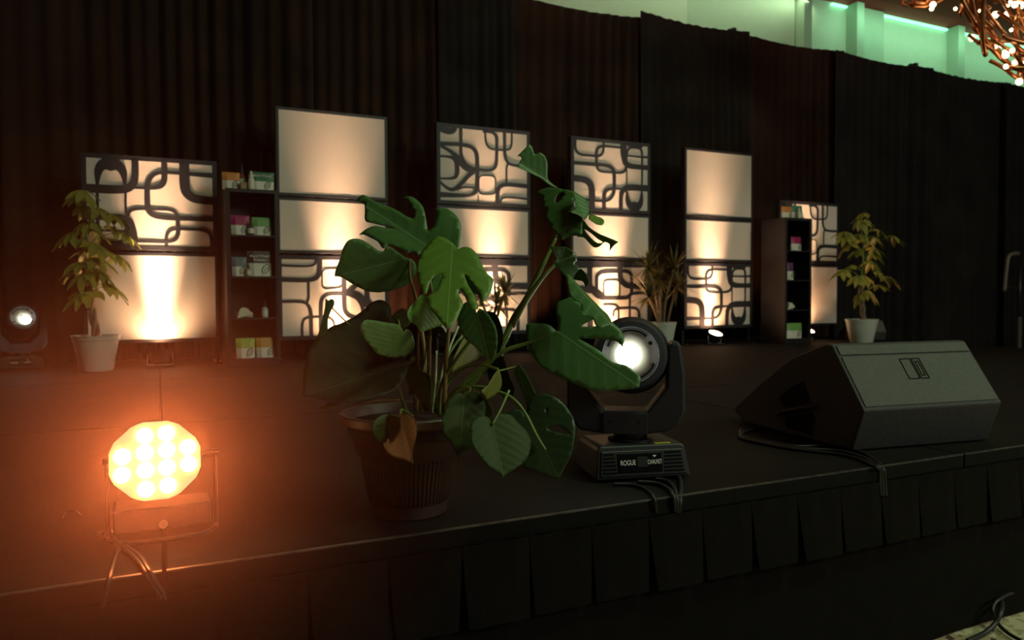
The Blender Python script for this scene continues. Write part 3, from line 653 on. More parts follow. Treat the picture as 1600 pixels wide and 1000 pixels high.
# ================================================================== MONSTERA IN FRONT
MO = Vector((0.560, 1.79, 0.0))
mon = thing('monstera_plant', 'large split-leaf monstera in a ribbed brown pot at the stage edge', 'potted plant', MO)
rib = lambda k, z: (0.0022 if k % 4 < 2 else -0.0018) if 0.040 < z < 0.147 else 0.0
MB().lathe([(0.086, 0.0), (0.092, 0.004), (0.094, 0.033), (0.098, 0.037), (0.100, 0.042), (0.110, 0.095), (0.119, 0.146), (0.1225, 0.1475), (0.124, 0.152), (0.128, 0.156), (0.148, 0.226), (0.150, 0.228)], n=256, wob=rib, caps=(True, False)).build('pot', pot_m, mon, True, auto=True)
MB().lathe([(0.150, 0.226), (0.160, 0.227), (0.169, 0.233), (0.171, 0.250), (0.168, 0.254), (0.158, 0.253), (0.154, 0.245), (0.150, 0.226)], n=64, caps=(False, False)).build('rim', mat('brown_pot_rim_lit', (0.085, 0.046, 0.038), 0.45, spec=0.4, var=0.2), mon, True, auto=True)  # rim brown lightened for the lamp light falling on it
MB().lathe([(0.149, 0.20), (0.151, 0.229), (0.08, 0.234), (0.01, 0.236)], n=40).build('soil', soil_m, mon, True)

def in_poly(x, y, P):
    c = False; j = len(P) - 1
    for i in range(len(P)):
        if (P[i][1] > y) != (P[j][1] > y) and x < (P[j][0] - P[i][0]) * (y - P[i][1]) / (P[j][1] - P[i][1]) + P[i][0]: c = not c
        j = i
    return c
def curve_loop(pts, sub=4):
    n = len(pts); out = []
    sharp = [len(p) > 2 for p in pts]; P = [Vector((p[0], p[1])) for p in pts]
    for i in range(n):
        p1, p2 = P[i], P[(i + 1) % n]
        m1 = Vector((0, 0)) if sharp[i] else (P[(i + 1) % n] - P[i - 1]) * 0.5
        m2 = Vector((0, 0)) if sharp[(i + 1) % n] else (P[(i + 2) % n] - P[i]) * 0.5
        if sharp[i]: m1 = (p2 - p1) * 0.7
        if sharp[(i + 1) % n]: m2 = (p2 - p1) * 0.7
        l = (p2 - p1).length
        for m in (m1, m2):
            if m.length > l * 1.2: m *= l * 1.2 / m.length
        for k in range(sub):
            t = k / sub; t2, t3 = t * t, t ** 3
            out.append(p1 * (2 * t3 - 3 * t2 + 1) + m1 * (t3 - 2 * t2 + t) + p2 * (-2 * t3 + 3 * t2) + m2 * (t3 - t2))
    return out
def leaf(crop, outline, base, tip, db, dt, ds, m, holes=(), fold=0.10, ripple=0.004, droop=0.0, sdroop=0.15, label=None, parent=None, name='leaf', flip=1):
    ox, oy, s = crop; cv = lambda p: (ox + p[0] / s, oy + p[1] / s)
    bp, tp = cv(base), cv(tip)
    B, T = atd(*bp, db), atd(*tp, dt); dx, dy = tp[0] - bp[0], tp[1] - bp[1]
    mx, my = (bp[0] + tp[0]) / 2, (bp[1] + tp[1]) / 2
    S = atd(mx - dy * 0.5, my + dx * 0.5, (db + dt) / 2 + ds)
    e1 = (T - B).normalized(); n = e1.cross(S - (B + T) / 2).normalized()
    if n.dot(C0 - B) < 0: n = -n
    e2 = n.cross(e1); L = (T - B).length
    def to2(p):
        q = onplane(*cv(p), B, n) - B; return Vector((q.dot(e1), q.dot(e2)))
    lp = [to2(p) for p in curve_loop(outline)]
    hs = [[to2(p) for p in curve_loop([(*h, ) for h in hole], 2)] for hole in holes]
    pts = list(lp); edges = [(i, (i + 1) % len(lp)) for i in range(len(lp))]
    for h in hs:
        k = len(pts); pts += h; edges += [(k + i, k + (i + 1) % len(h)) for i in range(len(h))]
    xs_ = [p.x for p in lp]; ys_ = [p.y for p in lp]; g = max(0.006, math.sqrt((max(xs_) - min(xs_)) * (max(ys_) - min(ys_)) / 420))
    rnd = random.Random(len(outline) * 31 + int(bp[0]))
    yv = min(ys_) + g / 2; row = 0
    allb = list(pts)
    while yv < max(ys_):
        xv = min(xs_) + (g / 2 if row % 2 else 0)
        while xv < max(xs_):
            q = Vector((xv + rnd.uniform(-.1, .1) * g, yv + rnd.uniform(-.1, .1) * g))
            if in_poly(q.x, q.y, lp) and not any(in_poly(q.x, q.y, h) for h in hs) and min((q - a).length for a in allb) > g * 0.45: pts.append(q)
            xv += g
        yv += g * 0.87; row += 1
    V, _, Fc, _, _, _ = delaunay_2d_cdt(pts, edges, [], 0, 1e-6)
    fs = []
    for f in Fc:
        cx = sum(V[i].x for i in f) / len(f); cy = sum(V[i].y for i in f) / len(f)
        if in_poly(cx, cy, lp) and not any(in_poly(cx, cy, h) for h in hs): fs.append(tuple(f))
    vs = []; uv = []
    for p in V:
        u, v = p.x / L, p.y / L; a = abs(v)
        h = fold * L * (math.sqrt(a * a + 0.0016) - 0.04) * flip - sdroop * L * a * a - droop * L * max(u, 0) ** 2
        h += 0.15 * ripple * math.sin((u * 6 - a * 4.5) * 6.283) * min(1, a * 6)
        vs.append(B + e1 * p.x + e2 * p.y + n * h - MO); uv.append((u, v))
    mb = MB().add(vs, fs); o = mb.build(name, m, parent or mon, True)
    uvl = o.data.uv_layers.new(name='UVMap')
    for lpp in o.data.loops: uvl.data[lpp.index].uv = uv[lpp.vertex_index]
    sd = o.modifiers.new('thick', 'SOLIDIFY'); sd.thickness = 0.0009; sd.offset = 0
    if label: o['label'] = label
    return o
def petiole(pxs, rad, m=None, name='petiole', sub=5):
    mb = MB(); pts = smooth_path([atd(x, y, d) - MO for x, y, d in pxs], sub)
    r_ = rad if isinstance(rad, tuple) else (rad, rad)
    mb.tube(pts, [r_[0] + (r_[1] - r_[0]) * i / (len(pts) - 1) for i in range(len(pts))], 8)
    return mb.build(name, m or stem_m, mon, True)
K1 = (510, 290, 4.346); K2 = (460, 440, 4.346); K3 = (640, 440, 4.346); K4 = (660, 560, 5.0); K5 = (790, 220, 5.558); K6 = (780, 360, 3.846); K7 = (530, 620, 5.0)
# --- top left big split leaf
leaf(K1, [(205, 100), (240, 68), (265, 72), (330, 110), (400, 140), (470, 168), (540, 212), (592, 236, 1), (600, 200), (572, 140), (525, 92, 1), (565, 84), (612, 105), (655, 150), (675, 215), (690, 312, 1), (718, 300), (748, 235), (754, 185), (738, 168, 1), (800, 162), (860, 190), (903, 245), (916, 310), (908, 380), (895, 430), (820, 445), (740, 450), (690, 440), (650, 455), (622, 480), (585, 455), (548, 472, 1), (500, 442), (430, 408), (390, 438), (355, 395), (320, 372), (265, 347), (228, 345, 1), (275, 303), (335, 280), (400, 290), (480, 297, 1), (400, 278), (330, 264), (268, 247), (262, 180), (258, 130), (235, 118)],
     (668, 402), (205, 100), 1.93, 2.0, 0.05, L_dark, fold=0.22, ripple=0.005, sdroop=0.3)
# --- left dark heart leaf with one notch
leaf(K1, [(55, 616, 1), (60, 570), (85, 500), (100, 440), (130, 385), (180, 356), (240, 365), (300, 400), (340, 430), (370, 441), (388, 434, 1), (400, 412), (430, 412), (480, 445), (520, 475), (548, 492), (575, 497), (600, 520), (609, 570), (590, 625), (560, 660), (480, 695), (400, 715), (320, 719), (240, 697), (160, 655), (100, 622)],
     (556, 490), (55, 616), 1.90, 1.80, -0.10, L_dark, fold=0.16, sdroop=0.25)
# --- centre split leaf hanging to the front
leaf(K1, [(690, 395), (740, 350), (790, 350), (850, 385), (895, 432, 1), (935, 418), (985, 430), (1030, 475), (1060, 540), (1095, 590), (1132, 625), (1120, 700), (1090, 760), (1062, 790, 1), (1040, 730), (1000, 670), (935, 598, 1), (955, 660), (990, 720), (1020, 775), (1030, 835, 1), (990, 840), (955, 790), (935, 740), (905, 700, 1), (900, 740), (928, 800), (912, 850), (885, 910), (850, 955), (815, 975, 1), (790, 940), (745, 885), (700, 825), (668, 765, 1), (710, 735), (755, 690), (788, 605, 1), (745, 610), (705, 660), (678, 738, 1), (655, 735), (640, 690), (618, 630), (612, 560), (625, 490), (650, 440)],
     (848, 478), (815, 975), 1.84, 1.70, 0.0, L_mid, fold=0.10, ripple=0.006, sdroop=0.35)
# --- leaf tucked below it on the left
leaf(K1, [(650, 735), (600, 780), (555, 830), (538, 880), (560, 930), (600, 950), (645, 998, 1), (700, 978), (790, 946, 1), (760, 900), (700, 830), (690, 770)],
     (680, 770), (645, 998), 1.82, 1.78, -0.04, L_mid, fold=0.2)
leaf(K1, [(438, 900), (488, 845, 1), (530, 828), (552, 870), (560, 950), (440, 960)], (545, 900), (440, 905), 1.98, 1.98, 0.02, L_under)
leaf(K1, [(690, 690), (760, 600), (800, 640), (800, 700), (720, 720)], (790, 690), (700, 640), 1.97, 2.0, 0.02, L_dark)
leaf(K1, [(920, 600), (1030, 640), (1050, 720), (960, 730), (900, 650)], (920, 620), (1040, 720), 1.95, 1.96, 0.02, L_dark)
# --- huge shaded leaf at lower left (underside)
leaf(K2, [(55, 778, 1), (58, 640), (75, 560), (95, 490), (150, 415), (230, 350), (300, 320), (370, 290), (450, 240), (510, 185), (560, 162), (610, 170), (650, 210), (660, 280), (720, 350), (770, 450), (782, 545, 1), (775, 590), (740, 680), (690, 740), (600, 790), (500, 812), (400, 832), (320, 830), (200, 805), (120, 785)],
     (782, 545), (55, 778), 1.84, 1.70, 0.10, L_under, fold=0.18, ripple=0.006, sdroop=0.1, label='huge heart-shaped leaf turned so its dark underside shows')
# --- pale green leaf over it
leaf(K2, [(485, 330), (520, 285), (580, 279), (640, 285), (700, 290), (728, 315), (738, 348, 1), (760, 325), (790, 335), (810, 380), (835, 440), (848, 515, 1), (820, 510), (770, 532, 1), (735, 518), (690, 522), (610, 505), (560, 490), (520, 440), (490, 395)],
     (738, 350), (590, 498), 1.74, 1.70, -0.06, L_soft, fold=0.08, ripple=0.002)
leaf(K2, [(210, 112, 1), (232, 128), (250, 117), (270, 130), (268, 160), (245, 205), (227, 260), (222, 340), (180, 390), (150, 430), (92, 492, 1), (112, 440), (155, 370), (180, 290), (205, 190)], (258, 140), (92, 492), 1.82, 1.80, -0.03, L_old, fold=0.2)
leaf(K2, [(165, 870, 1), (210, 832), (250, 822), (310, 828), (260, 846), (210, 866)], (310, 828), (165, 870), 1.80, 1.78, 0.02, L_soft)
# --- centre low leaf
leaf(K2, [(765, 570), (790, 563), (850, 600), (890, 618, 1), (930, 650), (940, 720), (935, 800), (920, 860), (880, 882, 1), (855, 820), (830, 775), (800, 770), (772, 795, 1), (785, 740), (765, 660), (757, 600)], (880, 630), (880, 882), 1.80, 1.74, 0.05, L_old, fold=0.15)
leaf(K2, [(790, 520), (850, 500), (890, 560), (880, 600), (840, 600), (800, 560)], (870, 520), (810, 560), 1.84, 1.86, 0, L_dark)
leaf(K2, [(940, 325), (990, 305), (1020, 330), (1035, 390), (1020, 438), (980, 430, 1), (1000, 370)], (960, 320), (1015, 438), 1.84, 1.80, 0.03, L_old)
# --- heart leaf right of centre
leaf(K3, [(380, 142), (420, 145), (448, 190), (455, 212, 1), (475, 190), (520, 205), (560, 260), (590, 320), (600, 400), (590, 480), (570, 540), (546, 570, 1), (535, 530), (500, 510), (440, 440), (380, 390), (345, 320), (332, 250), (345, 190)], (455, 212), (546, 570), 1.76, 1.72, 0.02, L_dark, fold=0.14, sdroop=0.2)
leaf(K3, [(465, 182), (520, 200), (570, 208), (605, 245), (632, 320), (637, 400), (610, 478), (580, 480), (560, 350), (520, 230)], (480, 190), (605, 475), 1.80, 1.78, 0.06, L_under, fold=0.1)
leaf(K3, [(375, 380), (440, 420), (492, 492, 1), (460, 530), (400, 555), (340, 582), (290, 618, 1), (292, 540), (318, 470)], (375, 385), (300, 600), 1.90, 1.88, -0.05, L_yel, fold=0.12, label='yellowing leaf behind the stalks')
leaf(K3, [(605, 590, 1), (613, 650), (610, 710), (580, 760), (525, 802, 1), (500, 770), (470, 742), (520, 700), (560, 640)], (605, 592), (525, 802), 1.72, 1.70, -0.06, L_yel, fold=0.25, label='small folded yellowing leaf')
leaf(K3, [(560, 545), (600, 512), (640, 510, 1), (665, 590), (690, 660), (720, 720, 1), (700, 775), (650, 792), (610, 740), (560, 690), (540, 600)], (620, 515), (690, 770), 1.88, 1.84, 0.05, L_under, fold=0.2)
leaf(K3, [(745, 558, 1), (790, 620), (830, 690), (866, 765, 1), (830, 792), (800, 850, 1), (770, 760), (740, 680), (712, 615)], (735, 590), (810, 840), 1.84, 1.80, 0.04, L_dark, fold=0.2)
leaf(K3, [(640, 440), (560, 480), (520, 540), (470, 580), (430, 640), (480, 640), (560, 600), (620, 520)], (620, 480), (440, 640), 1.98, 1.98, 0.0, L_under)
# --- low hanging leaves at the pot
leaf(K4, [(250, 285), (290, 268), (322, 295, 1), (380, 262), (430, 265), (480, 330), (492, 400), (480, 460), (440, 520), (400, 600), (380, 700), (310, 730), (285, 782, 1), (260, 740), (220, 660), (160, 580), (150, 500), (168, 420), (200, 340)], (322, 296), (285, 782), 1.71, 1.66, -0.02, L_old, fold=0.14, ripple=0.004, sdroop=0.25)
leaf(K4, [(545, 512, 1), (560, 462), (620, 432), (690, 450), (740, 500), (800, 560), (840, 620), (846, 680), (820, 770), (770, 830), (700, 880), (650, 910), (628, 934, 1), (600, 900), (530, 860), (450, 780), (390, 680), (370, 580), (375, 510), (410, 465), (470, 445), (520, 470)], (545, 514), (628, 934), 1.66, 1.61, -0.03, L_old, fold=0.16, ripple=0.005, sdroop=0.2)
leaf(K4, [(815, 440), (815, 385), (840, 330), (890, 285), (960, 275), (1030, 300), (1100, 350), (1160, 430), (1192, 510), (1190, 620), (1160, 760), (1110, 860), (1075, 932, 1), (1040, 938), (950, 910), (860, 870), (760, 810), (740, 700), (690, 560), (660, 440), (720, 398), (780, 410)], (830, 450), (1060, 935), 1.77, 1.73, 0.0, L_deep,
     holes=[[(975, 540), (1060, 528), (1120, 565), (1172, 600), (1090, 585), (1010, 568)], [(960, 400), (968, 390), (974, 412), (966, 425)]], fold=0.10, ripple=0.004)
leaf(K4, [(480, 310), (530, 350), (552, 400), (548, 440), (510, 470), (490, 420)], (490, 320), (545, 450), 1.74, 1.72, 0.03, L_yel, fold=0.2)
leaf(K7, [(355, 205), (375, 155), (440, 137), (475, 162, 1), (490, 130), (530, 118), (570, 130), (620, 170), (641, 240), (625, 330), (595, 400), (575, 460), (578, 522, 1), (530, 495), (470, 475), (400, 420), (365, 330), (353, 260)], (476, 160), (578, 522), 1.68, 1.63, 0.07, L_lamplit, fold=0.3, ripple=0.003, sdroop=0.2)
leaf(K7, [(385, 142), (320, 150), (270, 190), (252, 250), (270, 310), (318, 364, 1), (365, 350), (400, 240)], (385, 145), (318, 364), 1.71, 1.68, -0.02, L_old, fold=0.2)
# --- tall shoot on the right
leaf(K5, [(95, 142, 1), (140, 105), (170, 78, 1), (200, 105), (225, 150), (270, 150), (310, 180), (340, 230), (355, 300), (372, 345), (455, 410, 1), (430, 408), (385, 392), (335, 352), (290, 322), (230, 292), (170, 270), (95, 247, 1), (112, 200), (132, 166, 1), (118, 150)], (445, 405), (100, 190), 2.02, 2.0, 0.05, L_dark, fold=0.5, sdroop=0.0, ripple=0.003)
leaf(K5, [(258, 455, 1), (310, 427), (380, 415), (470, 422), (570, 435), (600, 450), (580, 560), (548, 622, 1), (600, 640), (665, 672), (668, 740), (668, 822, 1), (620, 828), (560, 830), (495, 866, 1), (450, 820), (390, 740), (350, 660), (355, 590), (325, 580), (320, 500), (290, 470)], (585, 448), (495, 866), 1.92, 1.84, 0.04, L_dark, holes=[[(435, 520), (470, 458), (512, 470), (455, 548)]], fold=0.15, ripple=0.008, sdroop=0.2)
leaf(K5, [(585, 440), (610, 452), (690, 510), (718, 560), (718, 640), (690, 686, 1), (640, 655), (548, 622, 1), (590, 600), (605, 560), (595, 500)], (600, 450), (690, 686), 1.89, 1.84, -0.04, L_dark, fold=0.15)
leaf(K5, [(735, 600, 1), (752, 640), (790, 655), (840, 680), (857, 710), (830, 740), (780, 735), (716, 688), (738, 640)], (735, 605), (850, 715), 1.91, 1.88, -0.03, L_mid, fold=0.25)
leaf(K5, [(662, 672), (720, 745), (800, 800), (870, 830), (920, 850), (982, 880, 1), (940, 910), (902, 962, 1), (905, 900), (860, 880), (820, 915), (770, 925), (720, 880), (680, 840), (618, 832, 1), (650, 780)], (660, 720), (975, 885), 1.88, 1.86, 0.02, L_dark, holes=[[(682, 768), (740, 800), (800, 852), (848, 880), (800, 888), (740, 840)]], fold=0.1, ripple=0.002)
leaf(K6, [(300, 75, 1), (330, 82), (400, 85), (450, 120), (468, 165), (452, 188), (480, 210), (482, 255), (465, 286, 1), (400, 260), (355, 220), (330, 205), (336, 150), (318, 110)], (330, 200), (455, 150), 1.95, 1.92, 0.05, L_dark, fold=0.3, ripple=0.006)
leaf(K6, [(450, 290), (480, 235), (510, 240), (540, 290), (538, 325), (520, 343, 1), (505, 310), (478, 300)], (470, 250), (520, 343), 1.96, 1.94, 0.03, L_dark, fold=0.2)
leaf(K6, [(163, 565, 1), (200, 558), (270, 560), (310, 575), (345, 607, 1), (350, 560), (340, 490), (345, 440), (380, 420), (440, 402), (500, 440), (570, 470), (640, 500), (672, 545), (690, 562), (730, 600), (752, 650), (742, 706, 1), (715, 675), (670, 660), (600, 655), (475, 650, 1), (540, 685), (620, 735), (680, 790), (760, 810), (800, 840), (848, 880), (842, 942, 1), (780, 955), (680, 962), (570, 965), (470, 930), (360, 880), (270, 830), (210, 770), (175, 690), (162, 620)],
     (350, 610), (842, 942), 1.86, 1.80, -0.02, L_dark, holes=[[(495, 580), (535, 552), (575, 536), (593, 575)]], fold=0.10, ripple=0.004, sdroop=0.18)
leaf(K6, [(405, 262, 1), (430, 270), (480, 330), (550, 400), (620, 470), (660, 505), (674, 555), (625, 575), (590, 560), (560, 510), (500, 490, 1), (495, 430), (450, 400), (420, 340)], (408, 268), (665, 560), 1.87, 1.76, -0.10, L_dark, fold=-0.25, sdroop=0.1)
# --- stalks
petiole([(697, 645, 1.90), (735, 600, 1.90), (783, 540, 1.90), (803, 497, 1.92), (824, 463, 1.93), (850, 410, 1.94), (868, 372, 1.95)], (0.012, 0.0055), name='main_stem')
petiole([(800, 510, 1.915), (822, 470, 1.90), (848, 433, 1.90), (866, 414, 1.91)], (0.008, 0.005))
petiole([(866, 372, 1.95), (878, 345, 1.93), (890, 310, 1.92)], 0.005)
petiole([(700, 622, 1.88), (740, 585, 1.87), (785, 550, 1.86), (825, 536, 1.86), (870, 519, 1.865)], (0.007, 0.004))
petiole([(660, 640, 1.88), (664, 560, 1.90), (652, 475, 1.92), (641, 435, 1.92), (640, 405, 1.91)], (0.006, 0.0035), stemb_m)
petiole([(668, 640, 1.86), (670, 580, 1.84), (672, 520, 1.84), (676, 470, 1.88), (664, 385, 1.94)], (0.006, 0.003), stemb_m)
petiole([(694, 640, 1.82), (697, 560, 1.82), (702, 505, 1.84), (706, 420, 1.87), (705, 400, 1.845)], (0.0065, 0.004), stemb_m)
petiole([(650, 642, 1.84), (655, 590, 1.84), (653, 540, 1.84), (655, 505, 1.86)], (0.006, 0.004), stemb_m)
petiole([(686, 648, 1.84), (690, 600, 1.83), (714, 560, 1.80), (746, 515, 1.78), (745, 489, 1.765)], (0.0055, 0.0035), stem_m)
petiole([(682, 640, 1.86), (690, 590, 1.86), (700, 555, 1.88), (725, 520, 1.92), (730, 500, 1.94)], (0.005, 0.004), stem_m)
petiole([(675, 645, 1.86), (680, 600, 1.86), (682, 548, 1.87)], (0.004, 0.003), stemp_m)
petiole([(683, 620, 1.84), (690, 585, 1.84), (698, 555, 1.85), (716, 510, 1.88)], (0.0035, 0.003), stemp_m)
petiole([(660, 645, 1.82), (658, 600, 1.82), (665, 560, 1.83), (668, 525, 1.85)], (0.004, 0.003), stem_m)
petiole([(700, 645, 1.86), (697, 605, 1.85), (722, 577, 1.82), (750, 570, 1.78), (778, 577, 1.73)], (0.0045, 0.003), stem_m)
petiole([(692, 640, 1.82), (706, 615, 1.78), (722, 604, 1.75), (735, 608, 1.73), (726, 620, 1.72)], 0.003, stem_m)
petiole([(695, 625, 1.84), (740, 605, 1.80), (780, 613, 1.78), (802, 624, 1.76), (820, 645, 1.75), (838, 680, 1.745), (852, 703, 1.735)], (0.005, 0.0035), stem_m)
petiole([(777, 580, 1.76), (790, 577, 1.80), (805, 573, 1.84)], 0.002, stem_m)
petiole([(645, 650, 1.82), (628, 640, 1.76), (626, 652, 1.70)], 0.003, stem_m)
petiole([(514, 476, 1.82), (530, 492, 1.83), (546, 508, 1.84)], 0.0018, stemb_m)
petiole([(640, 655, 1.84), (622, 600, 1.86), (638, 565, 1.84)], (0.006, 0.004), stem_m)
petiole([(795, 610, 1.72), (782, 640, 1.68), (769, 663, 1.655)], (0.003, 0.003), stem_m)
petiole([(650, 642, 1.86), (645, 600, 1.87), (632, 545, 1.90), (622, 500, 1.97)], (0.005, 0.003), stem_m)
petiole([(625, 625, 1.78), (590, 626, 1.78), (555, 632, 1.76)], 0.002, stemb_m)

# ================================================================== MOVING HEAD LIGHTS
beam_m = mat('beam_lens', (1, 1, 0.95), 0.2, emit=(1.0, 0.98, 0.78), es=30)
def moving_head(label, loc, rz, yaw, tilt, spot_off, group):
    t = thing('moving_head_light', label, 'stage light', loc, rz, group)
    b = MB()   # base: tapered box, front towards -y
    b.prism([(-0.145, 0.0), (0.145, 0.0), (0.135, 0.085), (0.125, 0.094), (-0.125, 0.094), (-0.135, 0.085)], lambda x, z: (x, -0.115 + 0.25 * z, z + 0.008), lambda x, z: (x, 0.115 - 0.25 * z, z + 0.008))
    base = b.build('base', plast_m, t, bevel=0.005)
    for sx in (-1, 1):
        for sy in (-1, 1): MB().lathe([(0.012, 0), (0.014, 0.012)], c=(sx * 0.11, sy * 0.085, 0), n=10).build('foot', rubber_m, t)
    Mf = Matrix.Translation((0, -0.116, 0.008)) @ Matrix.Rotation(-math.atan(0.25), 4, 'X')   # front face frame: x right, z up
    bz = MB(Mf); bz.prism([(-0.134, 0.008), (0.134, 0.008), (0.126, 0.082), (-0.126, 0.082)], lambda x, z: (x, -0.003, z), lambda x, z: (x, 0.004, z)); bz.build('front_bezel', plast_m, base, bevel=0.003)
    dp = MB(Mf); dp.box((-0.01, -0.0035, 0.046), (0.135, 0.006, 0.056)); dpo = dp.build('display_panel', gloss_m, t, bevel=0.002)
    MB(Mf).box((-0.004, -0.0075, 0.048), (0.032, 0.003, 0.030)).build('screen', mat('dark_screen', (0.03, 0.033, 0.03), 0.2), dpo)
    Mt = Mf @ Matrix.Translation((0, -0.0074, 0)) @ Matrix.Rotation(R(90), 4, 'X')
    text('lettering', 'ROGUE', 0.0165, white_print, dpo, Mt @ Matrix.Translation((-0.048, 0.046, 0)) @ Matrix.Diagonal((0.85, 1.25, 1, 1)))
    text('lettering', 'CHAUVET', 0.0115, white_print, dpo, Mt @ Matrix.Translation((0.034, 0.046, 0)) @ Matrix.Diagonal((0.85, 1.6, 1, 1)))
    MB(Mt).prism([(0.028, 0.0655), (0.040, 0.0655), (0.034, 0.0595)], lambda x, z: (x, z, 0), lambda x, z: (x, z, 0.0006)).build('emblem', white_print, dpo)
    for sx, x0_, x1_ in ((-1, -0.124, -0.082), (1, 0.064, 0.124)):
        for k in range(6):
            sl = MB(Mf); sl.box(((x0_ + x1_) / 2, -0.004, 0.020 + k * 0.0105), (x1_ - x0_ - 0.002 * k, 0.004, 0.004)); sl.build('vent_slat', gloss_m, base)
    MB().box((0.07, -0.080, 0.1026), (0.05, 0.016, 0.001)).build('sticker', yellow_m, t)
    MB().lathe([(0.068, 0.1), (0.068, 0.108), (0.05, 0.112), (0.05, 0.126)], n=28).build('turntable', plast_m, t, True, auto=True)
    # yoke, turned on the turntable
    My = Matrix.Rotation(yaw, 4, 'Z'); q = 7.05e-4
    ycr = [(55, 350), (85, 335), (140, 395), (222, 505), (412, 505), (496, 395), (500, 220), (512, 197), (545, 200), (575, 330), (578, 500), (555, 555), (500, 592), (410, 606), (215, 606), (112, 592), (72, 540)]
    ycr2 = [(55, 220), (75, 197), (112, 197), (130, 220), (138, 395), (222, 505), (412, 505), (496, 395), (500, 220), (518, 197), (555, 200), (575, 330), (578, 500), (555, 555), (500, 592), (410, 606), (215, 606), (112, 592), (58, 520), (55, 330)]
    q *= 0.95; yp = [((x - 317) * q - 0.014, (606 - y) * q + 0.127) for x, y in ycr2]
    yk = MB(My); yk.prism(yp, lambda x, z: (x, -0.06, z), lambda x, z: (x, 0.06, z)); yk.build('yoke', yoke_m, t, bevel=0.008)
    pl = MB(My); pl.box((-0.014, -0.0625, 0.159), (0.130, 0.006, 0.062)); pl.build('yoke_plate', yoke_m, t, bevel=0.001)
    for sx in (-1, 1):
        sc_ = MB(My); sc_.lathe([(0.0035, 0), (0.003, 0.002)], c=(sx * 0.042 - 0.014, -0.0655, 0.166), n=8, axis='y'); sc_.build('screw', gloss_m, t)
    # head, tilted on the yoke
    Mh = My @ Matrix.Translation((0.002, 0, 0.358)) @ Matrix.Rotation(-tilt, 4, 'X')
    MB(Mh).lathe([(0.05, -0.135), (0.085, -0.125), (0.108, -0.09), (0.116, -0.03), (0.116, 0.02), (0.108, 0.045), (0.104, 0.055)], n=40, axis='y').build('head_shell', plast_m, t, True, auto=True)
    fr_ = MB(Mh); fr_.lathe([(0.104, 0.050), (0.106, 0.085), (0.098, 0.102), (0.082, 0.106), (0.080, 0.090)], n=10 * 4, axis='y', caps=(False, False)); hr = fr_.build('front_ring', yoke_m, t, True, auto=True)
    MB(Mh).lathe([(0.081, 0.088), (0.081, 0.091), (0.02, 0.093)], n=40, axis='y', caps=(False, False)).build('lens_plate', refl_m, t, True)
    for a0 in (20, 200):
        sl = MB(Mh); pts = [(0.070 * math.cos(R(a)), -0.0925, 0.070 * math.sin(R(a))) for a in range(a0 + 30, a0 + 141, 10)]; sl.tube(pts, 0.0042, 6); sl.build('arc_slot', hole_m, t, True)
        sc_ = MB(Mh); a = R(a0 + 12); sc_.lathe([(0.007, 0.089), (0.006, 0.094)], c=(0.066 * math.cos(a), 0, 0.066 * math.sin(a)), n=10, axis='y'); sc_.build('screw', gloss_m, t)
    MB(Mh).lathe([(0.0345, 0.093), (0.033, 0.097), (0.024, 0.102), (0.002, 0.105)], c=(spot_off[0], 0, spot_off[1]), n=28, axis='y').build('lens', beam_m, t, True)
    l = bpy.data.lights.new('lens_glow', 'POINT'); l.energy = 0.35; l.color = (1.0, 1.0, 0.82); l.shadow_soft_size = 0.012
    o = bpy.data.objects.new('lens_glow', l); COL.objects.link(o); o.parent = t; o.matrix_local = Mh @ Matrix.Translation((spot_off[0], -0.125, spot_off[1]))
    return t, Mh
GM = 'moving head lights on the stage'
mh, Mh1 = moving_head('moving head light glowing behind the monstera leaf at the stage edge', (1.292, 1.893, 0), R(-13.7), R(-21), R(5), (-0.010, 0.0), GM)
mh2, Mh2 = moving_head('moving head light standing at far left back of the stage', (-0.95, 6.72, 0), R(8), R(6), R(22), (0.015, -0.02), GM)

# ================================================================== LED PAR AT FRONT LEFT
led_m = mat('led_lens', (1, 0.8, 0.5), 0.3, emit=(1.0, 0.44, 0.16), es=22)
face_m = mat('led_face_glow', (0.75, 0.6, 0.35), 0.3, emit=(1.0, 0.74, 0.38), es=0.36)  # plate emission stands in for bloom spilling from the LEDs
par = thing('led_par_light', 'amber twelve-lens LED par light glowing at the front left stage edge', 'stage light', (0.0, 1.835, 0))
Mp = Matrix.Translation((-0.013, 0.0, 0.176)) @ Matrix.Rotation(R(-8), 4, 'X')
octo = lambda r_: [(r_ * math.cos(R(45 * k + d)) * 1.03 * (1.0 if abs(d - 22.5) > 5 else 0.995), r_ * math.sin(R(45 * k + d)) * 0.96) for k in range(8) for d in (14.5, 22.5, 30.5)]
hb = MB(Mp); hb.prism(octo(0.0935), lambda x, z: (x, -0.002, z), lambda x, z: (x, 0.03, z)); hb.prism(octo(0.090), lambda x, z: (x, 0.03, z), lambda x, z: (x * 0.72, 0.11, z * 0.72)); hb.build('housing', plast_m, par, bevel=0.004)
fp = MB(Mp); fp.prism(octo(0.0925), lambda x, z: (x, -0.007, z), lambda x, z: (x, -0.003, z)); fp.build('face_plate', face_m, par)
for (cx, cy) in ((275, 123), (372, 118), (177, 215), (275, 205), (372, 200), (468, 195), (175, 302), (277, 290), (372, 285), (470, 278), (277, 380), (375, 372)):
    x, z = (cx - 322) * 4.55e-4, (247 - cy) * 4.55e-4
    MB(Mp).lathe([(0.0172, 0.006), (0.0172, 0.010), (0.014, 0.014), (0.002, 0.0155)], c=(x, 0, z), n=20, axis='y').build('led_lens', led_m, par, True)
MB().box((0.0, 0.04, 0.047), (0.20, 0.10, 0.05)).build('driver_box', mat('par_grey', (0.03, 0.026, 0.024), 0.5), par, bevel=0.004)
